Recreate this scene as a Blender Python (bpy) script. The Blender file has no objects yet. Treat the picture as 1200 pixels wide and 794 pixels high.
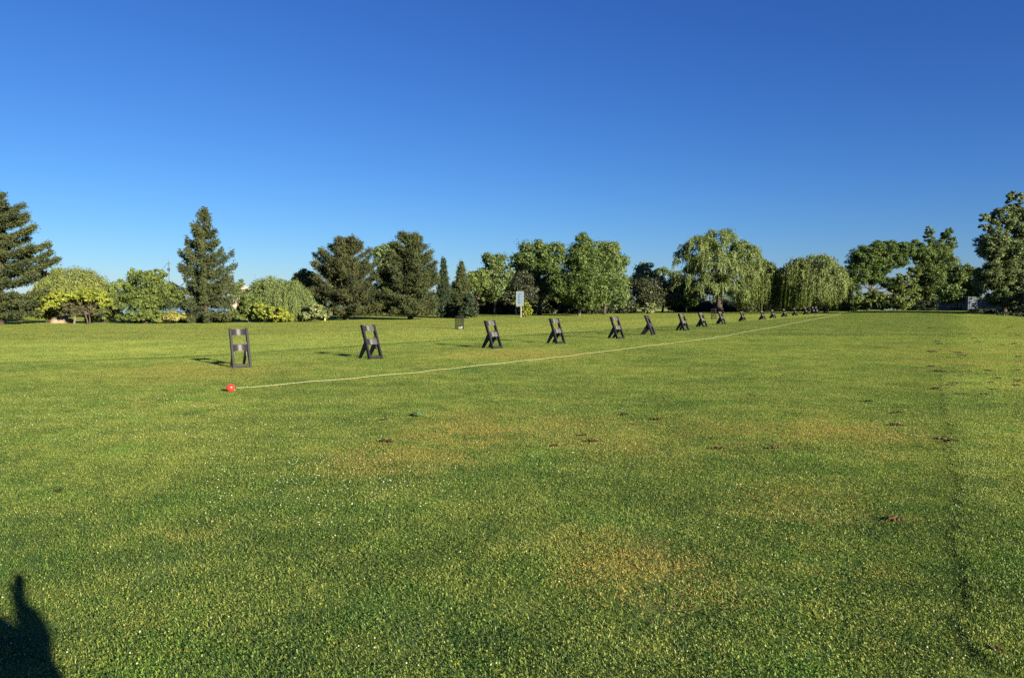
import bpy, bmesh, math, random
import numpy as np
from mathutils import Vector, Matrix, noise

random.seed(7)
rng = np.random.default_rng(11)
R = math.radians
sc = bpy.context.scene
col = sc.collection

# ------------------------------------------------------------------ camera
F = 867.0 / 1200.0            # focal length over picture width
CAMH = 1.55
PITCH = math.atan(43.0 / 867.0)
cd = bpy.data.cameras.new('camera')
cd.sensor_width = 36.0
cd.lens = 36.0 * F
cd.clip_start = 0.02
cd.clip_end = 6000
cam = bpy.data.objects.new('camera', cd)
col.objects.link(cam)
cam.location = (0, 0, CAMH)
cam.rotation_euler = (R(90) - PITCH, 0, 0)
sc.camera = cam

# ------------------------------------------------------------------ light
SUN_AZ = R(140.0)             # clockwise from +Y
SUN_EL = R(16.0)
world = bpy.data.worlds.new('World')
sc.world = world
world.use_nodes = True
wn = world.node_tree
wn.nodes.clear()
sky = wn.nodes.new('ShaderNodeTexSky')
sky.sky_type = 'NISHITA'
sky.sun_disc = False
sky.sun_elevation = SUN_EL
sky.sun_rotation = SUN_AZ
sky.altitude = 100
sky.air_density = 1.0
sky.dust_density = 0.1
sky.ozone_density = 6.0
bg = wn.nodes.new('ShaderNodeBackground')
bg.inputs[1].default_value = 0.05
wo = wn.nodes.new('ShaderNodeOutputWorld')
# deep polarised-looking blue of the phone picture: one response curve per channel of the sky
sep = wn.nodes.new('ShaderNodeSeparateColor'); cmb = wn.nodes.new('ShaderNodeCombineColor')
wn.links.new(sky.outputs[0], sep.inputs[0])
for ch, (pw, k) in enumerate(((1.32, 0.37), (1.22, 0.44), (0.95, 0.85))):
    p_ = wn.nodes.new('ShaderNodeMath'); p_.operation = 'POWER'; p_.inputs[1].default_value = pw
    q_ = wn.nodes.new('ShaderNodeMath'); q_.operation = 'MULTIPLY'; q_.inputs[1].default_value = k
    wn.links.new(sep.outputs[ch], p_.inputs[0]); wn.links.new(p_.outputs[0], q_.inputs[0]); wn.links.new(q_.outputs[0], cmb.inputs[ch])
wn.links.new(cmb.outputs[0], bg.inputs[0])
wn.links.new(bg.outputs[0], wo.inputs[0])

sl = bpy.data.lights.new('sun', 'SUN')
sl.energy = 5.0
sl.angle = R(0.53)
sl.color = (1.0, 0.87, 0.66)
sun = bpy.data.objects.new('sun', sl)
col.objects.link(sun)
sdir = Vector((math.sin(SUN_AZ) * math.cos(SUN_EL), math.cos(SUN_AZ) * math.cos(SUN_EL), math.sin(SUN_EL)))
sun.rotation_euler = sdir.to_track_quat('Z', 'Y').to_euler()
sun.location = sdir * 50

sc.view_settings.view_transform = 'Standard'
sc.view_settings.look = 'None'
sc.view_settings.gamma = 1.0
sc.view_settings.exposure = 1.75
sc.view_settings.use_curve_mapping = False
sc.cycles.max_bounces = 6
sc.cycles.transparent_max_bounces = 8
sc.cycles.use_denoising = False

# ------------------------------------------------------------------ terrain
def sst(a, b, v):
    t = min(1.0, max(0.0, (v - a) / (b - a)))
    return t * t * (3 - 2 * t)

EDGE_P = (-9.2, 20.4)         # tee edge on the range side, runs with the line of stands
EDGE_AZ = R(36)
def edge_dist(x, y):          # >0 beyond the tee edge (towards the range)
    dx, dy = x - EDGE_P[0], y - EDGE_P[1]
    u = dx * math.sin(EDGE_AZ) + dy * math.cos(EDGE_AZ)
    d = -dx * math.cos(EDGE_AZ) + dy * math.sin(EDGE_AZ)
    if u < 0:
        d = dy * 0.80 - dx * 0.60
        d = d * 0.985 + 0.0
        d = -dx * math.cos(R(58)) + dy * math.sin(R(58))
    return d

def terrain(x, y):
    z = 0.0
    z -= 0.13 * sst(0.0, 2.2, edge_dist(x, y))
    z += 0.018 * (math.sin(x * 0.31 + 1.3) * math.cos(y * 0.23) + math.sin(x * 0.11 - y * 0.17)) * sst(6, 20, y) * (1 - sst(60, 90, y))
    z += 0.46 * math.exp(-((x - 54) / 17.0) ** 2 - ((y - 93) / (19.0 if y < 93 else 30.0)) ** 2)
    # pond basin behind the shrubs on the left
    z -= 1.6 * sst(0, 14, y - 112) * sst(0, 14, 470 - y) * sst(0, 14, -46 - x) * sst(0, 20, x + 420)
    # far shoulder of the tee on the right
    d = (x - 48) * 0.921 - (y - 70) * 0.390
    z -= 0.9 * sst(-1.0, 8.0, d) * sst(30, 60, y)
    return z

cp, sp = math.cos(PITCH), math.sin(PITCH)
def ray(px, py):
    a = (px - 600) / 867.0; b = (397 - py) / 867.0
    return Vector((a, cp + b * sp, -sp + b * cp))
def at(px, py, Y):
    r = ray(px, py)
    return Vector((0, 0, CAMH)) + r * (Y / r.y)
def gp(px, py):
    r = ray(px, py)
    t = CAMH / -r.z
    for _ in range(12):
        z = terrain(r.x * t, r.y * t)
        t = (CAMH - z) / -r.z
    return Vector((r.x * t, r.y * t, terrain(r.x * t, r.y * t)))
def XZ(px, Y):
    p = at(px, 354, Y)
    return Vector((p.x, Y, terrain(p.x, Y)))

# ------------------------------------------------------------------ helpers
def link(o, parent=None):
    col.objects.link(o)
    if parent: o.parent = parent
    return o
def tag(o, label=None, cat=None, group=None, kind=None):
    if label: o['label'] = label
    if cat: o['category'] = cat
    if group: o['group'] = group
    if kind: o['kind'] = kind
    return o
def empty(name, loc, rz=0.0):
    o = bpy.data.objects.new(name, None)
    o.empty_display_size = 0.3
    col.objects.link(o)
    o.location = loc
    o.rotation_euler = (0, 0, rz)
    return o
def obj(name, me, m=None, parent=None):
    o = bpy.data.objects.new(name, me)
    if m is not None: me.materials.append(m)
    return link(o, parent)
def bmobj(name, bm, m=None, parent=None, smooth=False):
    me = bpy.data.meshes.new(name)
    bm.normal_update()
    bm.to_mesh(me); bm.free()
    if smooth:
        me.polygons.foreach_set('use_smooth', [True] * len(me.polygons))
    return obj(name, me, m, parent)
def box(bm, c, s, rot=None, bevel=0.0):
    M = Matrix.Translation(c)
    if rot is not None: M = M @ rot
    M = M @ Matrix.Diagonal((s[0], s[1], s[2], 1))
    r = bmesh.ops.create_cube(bm, size=1.0, matrix=M)
    if bevel:
        es = list({e for v in r['verts'] for e in v.link_edges})
        bmesh.ops.bevel(bm, geom=es, offset=bevel, segments=1, affect='EDGES')
def tube(bm, pts, rads, n=6, cap=True):
    rings = []
    pts = [Vector(p) for p in pts]
    for i, p in enumerate(pts):
        a = pts[max(0, i - 1)]; b = pts[min(len(pts) - 1, i + 1)]
        t = (b - a)
        if t.length < 1e-6: t = Vector((0, 0, 1))
        t.normalize()
        u = t.orthogonal() if abs(t.z) > 0.9 else t.cross(Vector((0, 0, 1)))
        if abs(t.z) > 0.9: u = t.cross(Vector((0, 1, 0)))
        u.normalize(); v = t.cross(u)
        rr = rads[i] if hasattr(rads, '__len__') else rads
        rings.append([bm.verts.new(p + (u * math.cos(2 * math.pi * k / n) + v * math.sin(2 * math.pi * k / n)) * rr) for k in range(n)])
    for a, b in zip(rings[:-1], rings[1:]):
        for k in range(n):
            bm.faces.new((a[k], a[(k + 1) % n], b[(k + 1) % n], b[k]))
    if cap:
        bm.faces.new(rings[0][::-1]); bm.faces.new(rings[-1])
def npmesh(name, V, Fc, fattr=None):
    """V (n,3); Fc (m,k) all same k"""
    me = bpy.data.meshes.new(name)
    V = np.asarray(V, dtype=np.float32); Fc = np.asarray(Fc, dtype=np.int32)
    m, k = Fc.shape
    me.vertices.add(len(V)); me.vertices.foreach_set('co', V.ravel())
    me.loops.add(m * k); me.loops.foreach_set('vertex_index', Fc.ravel())
    me.polygons.add(m)
    me.polygons.foreach_set('loop_start', np.arange(0, m * k, k, dtype=np.int32))
    me.update(calc_edges=True)
    if fattr:
        for kx, arr in fattr.items():
            a = me.attributes.new(kx, 'FLOAT', 'FACE')
            a.data.foreach_set('value', np.asarray(arr, dtype=np.float32))
    return me

# ------------------------------------------------------------------ materials
def newmat(name):
    m = bpy.data.materials.new(name); m.use_nodes = True
    nt = m.node_tree; nt.nodes.clear()
    out = nt.nodes.new('ShaderNodeOutputMaterial')
    return m, nt, out
def N(nt, t, **kw):
    n = nt.nodes.new(t)
    for k, v in kw.items(): setattr(n, k, v)
    return n
def ramp(nt, fac, stops):
    r = N(nt, 'ShaderNodeValToRGB')
    while len(r.color_ramp.elements) < len(stops): r.color_ramp.elements.new(0.5)
    for e, (p, c) in zip(r.color_ramp.elements, stops):
        e.position = p; e.color = (*c, 1) if len(c) == 3 else c
    nt.links.new(fac, r.inputs[0])
    return r.outputs[0]
def math_(nt, op, a, b=None, c=None, clamp=False):
    n = N(nt, 'ShaderNodeMath', operation=op); n.use_clamp = clamp
    for i, v in enumerate((a, b, c)):
        if v is None: continue
        if isinstance(v, (int, float)): n.inputs[i].default_value = v
        else: nt.links.new(v, n.inputs[i])
    return n.outputs[0]
def mix(nt, fac, a, b, blend='MIX'):
    n = N(nt, 'ShaderNodeMix', data_type='RGBA', blend_type=blend)
    for s, v in ((n.inputs[0], fac), (n.inputs[6], a), (n.inputs[7], b)):
        if isinstance(v, (int, float)): s.default_value = v
        elif isinstance(v, tuple): s.default_value = (*v, 1)
        else: nt.links.new(v, s)
    return n.outputs[2]
def noise_(nt, vec, scale, detail=3, rough=0.55, dist=0.0):
    n = N(nt, 'ShaderNodeTexNoise')
    n.inputs['Scale'].default_value = scale; n.inputs['Detail'].default_value = detail
    n.inputs['Roughness'].default_value = rough; n.inputs['Distortion'].default_value = dist
    if vec is not None: nt.links.new(vec, n.inputs['Vector'])
    return n.outputs[0]
def principled(nt, out, color, rough=0.6, spec=0.3, metal=0.0):
    p = N(nt, 'ShaderNodeBsdfPrincipled')
    if isinstance(color, tuple): p.inputs['Base Color'].default_value = (*color, 1)
    else: nt.links.new(color, p.inputs['Base Color'])
    if isinstance(rough, (int, float)): p.inputs['Roughness'].default_value = rough
    else: nt.links.new(rough, p.inputs['Roughness'])
    p.inputs['Specular IOR Level'].default_value = spec
    p.inputs['Metallic'].default_value = metal
    nt.links.new(p.outputs[0], out.inputs[0])
    return p
def simple(name, c, rough=0.6, spec=0.3, var=0.15, scale=8.0, bump=0.0, metal=0.0):
    m, nt, out = newmat(name)
    tc = N(nt, 'ShaderNodeTexCoord').outputs['Object']
    n = noise_(nt, tc, scale, 4)
    lo = tuple(x * (1 - var) for x in c); hi = tuple(min(1, x * (1 + var)) for x in c)
    cc = ramp(nt, n, [(0.3, lo), (0.7, hi)])
    p = principled(nt, out, cc, rough, spec, metal)
    if bump:
        b = N(nt, 'ShaderNodeBump'); b.inputs['Strength'].default_value = bump
        b.inputs['Distance'].default_value = 0.02
        nt.links.new(n, b.inputs['Height']); nt.links.new(b.outputs[0], p.inputs['Normal'])
    return m

def foliage(name, dark, light, trans=0.3, hue=None, rough=0.55, patch=0.6):
    """leaf material: per-leaf tint and soft patches of leaf colour through the crown"""
    m, nt, out = newmat(name)
    a = N(nt, 'ShaderNodeAttribute', attribute_name='tint').outputs['Fac']
    tc = N(nt, 'ShaderNodeTexCoord').outputs['Object']
    n = noise_(nt, tc, patch, 2)
    f = math_(nt, 'ADD', math_(nt, 'MULTIPLY', a, 0.6), math_(nt, 'MULTIPLY', n, 0.55))
    stops = [(0.22, dark), (0.85, light)]
    if hue: stops.append((0.97, hue))
    c = ramp(nt, f, stops)
    p = N(nt, 'ShaderNodeBsdfPrincipled')
    nt.links.new(c, p.inputs['Base Color'])
    p.inputs['Roughness'].default_value = rough
    p.inputs['Specular IOR Level'].default_value = 0.35
    t = N(nt, 'ShaderNodeBsdfTranslucent')
    nt.links.new(mix(nt, 1.0, c, (1.25, 1.3, 0.55), 'MULTIPLY'), t.inputs[0])
    mx = N(nt, 'ShaderNodeMixShader'); mx.inputs[0].default_value = trans
    nt.links.new(p.outputs[0], mx.inputs[1]); nt.links.new(t.outputs[0], mx.inputs[2])
    nt.links.new(mx.outputs[0], out.inputs[0])
    return m

# dry and lush patches of the field, in ground metres
DRY = []
for (px, py, rx, s) in ((470, 535, 0.8, .9), (540, 505, 1.1, .9), (560, 490, 0.9, .6), (740, 520, 1.0, .6), (985, 505, 1.0, 1.0),
                        (870, 505, 1.2, .5), (745, 665, 0.55, 1.0), (800, 690, 0.35, .6), (600, 415, 2.6, .9), (230, 436, 2.6, .7),
                        (650, 500, 1.2, .55), (940, 590, .7, .5), (420, 545, .5, .8), (700, 640, .4, .5), (1135, 425, 2.0, .5), (1110, 412, 3.0, .35)):
    p = gp(px, py); DRY.append((p.x, p.y, rx, s))
RUT = [gp(*q) for q in ((1112, 440), (1117, 470), (1127, 510), (1140, 570), (1150, 640), (1160, 700), (1172, 790))]

def field_colour(nt, leafy):
    """colour of the turf from world position; leafy adds the per-blade tint"""
    pos = N(nt, 'ShaderNodeNewGeometry').outputs['Position']
    sx = N(nt, 'ShaderNodeSeparateXYZ'); nt.links.new(pos, sx.inputs[0])
    X, Y = sx.outputs[0], sx.outputs[1]
    cx = N(nt, 'ShaderNodeCombineXYZ'); nt.links.new(X, cx.inputs[0]); nt.links.new(Y, cx.inputs[1])
    P2 = cx.outputs[0]
    n1 = noise_(nt, P2, 0.33, 4, 0.6)
    n2 = noise_(nt, P2, 1.7, 4, 0.62)
    n3 = noise_(nt, P2, 7.0, 3, 0.6)
    f = math_(nt, 'ADD', math_(nt, 'MULTIPLY', n1, 0.40), math_(nt, 'ADD', math_(nt, 'MULTIPLY', n2, 0.38), math_(nt, 'MULTIPLY', n3, 0.22)))
    if leafy:
        t = N(nt, 'ShaderNodeAttribute', attribute_name='tint').outputs['Fac']
        f = math_(nt, 'ADD', f, math_(nt, 'MULTIPLY', math_(nt, 'SUBTRACT', t, 0.5), 0.42))
    f = math_(nt, 'ADD', math_(nt, 'MULTIPLY', math_(nt, 'SUBTRACT', f, 0.5), 1.3), 0.495)
    e = []
    for az in (EDGE_AZ, R(58)):
        dd = math_(nt, 'ADD', math_(nt, 'MULTIPLY', math_(nt, 'SUBTRACT', X, EDGE_P[0]), -math.cos(az)), math_(nt, 'MULTIPLY', math_(nt, 'SUBTRACT', Y, EDGE_P[1]), math.sin(az)))
        e.append(dd)
    ed = math_(nt, 'MINIMUM', e[0], e[1])
    ed = math_(nt, 'ADD', ed, math_(nt, 'MULTIPLY', math_(nt, 'SUBTRACT', n2, 0.5), 0.5))
    beyond = math_(nt, 'MULTIPLY', math_(nt, 'SUBTRACT', ed, 0.3), 1.2, clamp=True)          # rougher, yellower grass past the tee
    bank_shade = math_(nt, 'SUBTRACT', 1.0, math_(nt, 'ABSOLUTE', math_(nt, 'MULTIPLY', math_(nt, 'SUBTRACT', ed, 0.1), 2.2)), clamp=True)  # darker band: shading of the bank painted along the tee edge
    fair = math_(nt, 'MULTIPLY', math_(nt, 'SUBTRACT', Y, 33.8), 2.0, clamp=True)
    rx = math_(nt, 'SUBTRACT', X, math_(nt, 'ADD', math_(nt, 'MULTIPLY', Y, 0.60), 0.22))
    rt = math_(nt, 'MULTIPLY', math_(nt, 'ADD', rx, math_(nt, 'MULTIPLY', math_(nt, 'SUBTRACT', n2, 0.5), 0.8)), 1.6, clamp=True)
    far = math_(nt, 'MULTIPLY', math_(nt, 'SUBTRACT', Y, 5.0), 0.02, clamp=True)
    f = math_(nt, 'ADD', f, math_(nt, 'MULTIPLY', beyond, 0.05))
    f = math_(nt, 'SUBTRACT', f, math_(nt, 'MULTIPLY', bank_shade, 0.14))
    f = math_(nt, 'ADD', f, math_(nt, 'MULTIPLY', fair, math_(nt, 'MULTIPLY', beyond, 0.09)))
    f = math_(nt, 'ADD', f, math_(nt, 'MULTIPLY', rt, 0.09))
    f = math_(nt, 'SUBTRACT', f, math_(nt, 'MULTIPLY', math_(nt, 'MULTIPLY', math_(nt, 'SUBTRACT', 8.0, Y), 0.22, clamp=True), 0.045))  # dark gaps seen at steep view put into the colour: near turf darker
    f = math_(nt, 'ADD', f, math_(nt, 'MULTIPLY', math_(nt, 'MINIMUM', far, 0.35), 0.18))
    c = ramp(nt, f, [(0.26, (0.038, 0.088, 0.024)), (0.43, (0.104, 0.178, 0.038)), (0.58, (0.205, 0.266, 0.050)), (0.80, (0.36, 0.385, 0.100))])
    lush = math_(nt, 'MULTIPLY', math_(nt, 'SUBTRACT', noise_(nt, P2, 1.1, 5, 0.65, 0.6), 0.50, clamp=True), 4.5, clamp=True)
    c = mix(nt, math_(nt, 'MULTIPLY', lush, 0.75), c, mix(nt, 1.0, c, (0.66, 1.0, 0.75), 'MULTIPLY'))
    # dry straw patches
    dry = None
    wob = noise_(nt, P2, 2.2, 4, 0.7)
    for (x, y, r, s) in DRY:
        v = N(nt, 'ShaderNodeVectorMath', operation='DISTANCE')
        nt.links.new(P2, v.inputs[0]); v.inputs[1].default_value = (x, y, 0)
        d = math_(nt, 'DIVIDE', v.outputs['Value'], r)
        d = math_(nt, 'ADD', d, math_(nt, 'MULTIPLY', math_(nt, 'SUBTRACT', wob, 0.5), 3.0))
        g = math_(nt, 'MULTIPLY', math_(nt, 'SUBTRACT', 1.15, d, clamp=True), s)
        dry = g if dry is None else math_(nt, 'MAXIMUM', dry, g)
    gen = math_(nt, 'MULTIPLY', math_(nt, 'SUBTRACT', noise_(nt, P2, 0.75, 5, 0.7), 0.575, clamp=True), 4.0)
    dry = math_(nt, 'MAXIMUM', dry, gen, clamp=True)
    if leafy:
        t2 = N(nt, 'ShaderNodeAttribute', attribute_name='tint2').outputs['Fac']
        dry = math_(nt, 'GREATER_THAN', math_(nt, 'MULTIPLY', dry, 0.62), t2)
    else:
        dry = math_(nt, 'MULTIPLY', dry, 0.6)
    c = mix(nt, dry, c, (0.36, 0.30, 0.085))
    return c, P2

def grass_mat():
    m, nt, out = newmat('grass_blades')
    c, P2 = field_colour(nt, True)
    p = N(nt, 'ShaderNodeBsdfPrincipled')
    nt.links.new(c, p.inputs['Base Color'])
    p.inputs['Roughness'].default_value = 0.5; p.inputs['Specular IOR Level'].default_value = 0.35
    t = N(nt, 'ShaderNodeBsdfTranslucent')
    nt.links.new(mix(nt, 1.0, c, (1.2, 1.25, 0.5), 'MULTIPLY'), t.inputs[0])
    mx = N(nt, 'ShaderNodeMixShader'); mx.inputs[0].default_value = 0.38
    nt.links.new(p.outputs[0], mx.inputs[1]); nt.links.new(t.outputs[0], mx.inputs[2])
    nt.links.new(mx.outputs[0], out.inputs[0])
    return m
def ground_mat():
    m, nt, out = newmat('turf_soil')
    c, P2 = field_colour(nt, False)
    sx = N(nt, 'ShaderNodeSeparateXYZ'); nt.links.new(P2, sx.inputs[0])
    dd = math_(nt, 'SUBTRACT', math_(nt, 'MULTIPLY', math_(nt, 'SUBTRACT', sx.outputs[0], 48.0), 0.921), math_(nt, 'MULTIPLY', math_(nt, 'SUBTRACT', sx.outputs[1], 70.0), 0.390))
    dd = math_(nt, 'ADD', dd, math_(nt, 'MULTIPLY', noise_(nt, P2, 0.5, 3), 1.2))
    soil = math_(nt, 'MULTIPLY', math_(nt, 'MULTIPLY', math_(nt, 'SUBTRACT', dd, 0.9), 1.5, clamp=True), math_(nt, 'MULTIPLY', math_(nt, 'SUBTRACT', sx.outputs[1], 45.0), 0.3, clamp=True))  # mask of the shade painted past the right crest
    c = mix(nt, soil, c, (0.045, 0.036, 0.026))  # soil mask darkens past the crest: shade behind it painted as bare ground
    n = noise_(nt, P2, 60, 4, 0.7)
    c2 = mix(nt, ramp(nt, n, [(0.42, (0, 0, 0)), (0.62, (0.7, 0.7, 0.7))]), c, (0.05, 0.045, 0.025))
    p = principled(nt, out, c2, 0.9, 0.1)
    b = N(nt, 'ShaderNodeBump'); b.inputs['Strength'].default_value = 0.8; b.inputs['Distance'].default_value = 0.03
    nt.links.new(noise_(nt, P2, 35, 5, 0.7), b.inputs['Height']); nt.links.new(b.outputs[0], p.inputs['Normal'])
    return m
M_GRASS = grass_mat(); M_GROUND = ground_mat()

M_BARK = simple('bark', (0.060, 0.050, 0.040), 0.9, 0.1, 0.45, 6, 0.8)
M_BARK_PALE = simple('bark_pale', (0.13, 0.115, 0.09), 0.9, 0.1, 0.35, 6, 0.8)
M_PINE = foliage('pine_needles', (0.014, 0.025, 0.010), (0.068, 0.084, 0.024), 0.12, (0.14, 0.11, 0.04), .75)
M_PINE2 = foliage('pine_needles_olive', (0.012, 0.020, 0.009), (0.065, 0.075, 0.022), 0.12, (0.13, 0.10, 0.04), .75)
M_SPRUCE = foliage('spruce_needles', (0.016, 0.030, 0.012), (0.072, 0.088, 0.028), 0.12, (0.13, 0.115, 0.04), .75)
M_CEDAR = foliage('cedar_foliage', (0.012, 0.024, 0.012), (0.038, 0.060, 0.022), 0.1)
M_WILLOW = foliage('willow_leaves', (0.048, 0.082, 0.026), (0.175, 0.225, 0.070), 0.32, (0.25, 0.28, 0.11))
M_WILLOW_GOLD = foliage('willow_leaves_golden', (0.090, 0.128, 0.032), (0.19, 0.215, 0.050), 0.32, (0.24, 0.23, 0.07))
M_WILLOW_DARK = foliage('willow_leaves_deep', (0.042, 0.072, 0.020), (0.140, 0.180, 0.045), 0.3, (0.20, 0.20, 0.07))
M_LEAF = foliage('maple_leaves', (0.030, 0.058, 0.016), (0.110, 0.160, 0.036), 0.3)
M_LEAF_OAK = foliage('oak_leaves', (0.024, 0.046, 0.012), (0.085, 0.140, 0.024), 0.28)
M_LEAF_PALE = foliage('ash_leaves', (0.055, 0.095, 0.035), (0.15, 0.20, 0.065), 0.35)
M_LEAF_YEL = foliage('yellow_green_leaves', (0.11, 0.16, 0.022), (0.27, 0.30, 0.04), 0.35)
M_LEAF_BUSH = foliage('shrub_leaves', (0.045, 0.075, 0.020), (0.15, 0.20, 0.045), 0.3)
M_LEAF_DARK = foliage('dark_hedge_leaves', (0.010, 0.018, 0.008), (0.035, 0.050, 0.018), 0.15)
M_POPLAR = foliage('poplar_leaves', (0.035, 0.062, 0.022), (0.14, 0.18, 0.070), 0.3)
M_TWIG = foliage('reddish_twigs', (0.014, 0.020, 0.010), (0.055, 0.068, 0.026), 0.18, (0.10, 0.085, 0.05))
M_MIXED = foliage('twiggy_green_leaves', (0.055, 0.042, 0.030), (0.12, 0.14, 0.045), 0.25, (0.24, 0.27, 0.05), patch=1.1)
M_WEED = foliage('tall_weed_leaves', (0.14, 0.16, 0.04), (0.32, 0.30, 0.09), 0.35)
M_VARI = foliage('variegated_leaves', (0.05, 0.08, 0.03), (0.26, 0.30, 0.12), 0.3)

# ------------------------------------------------------------------ ground sheet
def axis(center, fine_half, fine_step, far, n_far):
    a = list(np.arange(center - fine_half, center + fine_half + 1e-6, fine_step))
    g = np.geomspace(1, (far - fine_half) / fine_step + 1, n_far)[1:]
    hi = [center + fine_half + fine_step * (v - 1) + fine_step * 0.5 for v in g]
    lo = [center - fine_half - fine_step * (v - 1) - fine_step * 0.5 for v in g]
    return np.array(lo[::-1] + a + hi)
xs = axis(0, 60, 1.0, 2500, 40); ys = axis(45, 62, 1.0, 2500, 40)
gx, gy = np.meshgrid(xs, ys)
V = np.stack([gx.ravel(), gy.ravel(), np.array([terrain(a, b) for a, b in zip(gx.ravel(), gy.ravel())])], 1)
nx, ny = len(xs), len(ys)
idx = np.arange(nx * ny).reshape(ny, nx)
Fc = np.stack([idx[:-1, :-1].ravel(), idx[:-1, 1:].ravel(), idx[1:, 1:].ravel(), idx[1:, :-1].ravel()], 1)
g = obj('ground', npmesh('ground', V, Fc), M_GROUND)
g.data.polygons.foreach_set('use_smooth', [True] * len(g.data.polygons))
tag(g, kind='structure')

# pond behind the shrubs
m, nt, out = newmat('pond_water')
tc = N(nt, 'ShaderNodeTexCoord').outputs['Object']
p = principled(nt, out, (0.03, 0.07, 0.11), 0.12, 0.5)
b = N(nt, 'ShaderNodeBump'); b.inputs['Strength'].default_value = 0.35; b.inputs['Distance'].default_value = 0.05
nt.links.new(noise_(nt, tc, 1.6, 3), b.inputs['Height']); nt.links.new(b.outputs[0], p.inputs['Normal'])
bm = bmesh.new()
bm.faces.new([bm.verts.new(q) for q in ((-440, 100, -0.42), (-44, 100, -0.42), (-44, 482, -0.42), (-440, 482, -0.42))])
w = bmobj('water', bm, m); tag(w, kind='structure')

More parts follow.
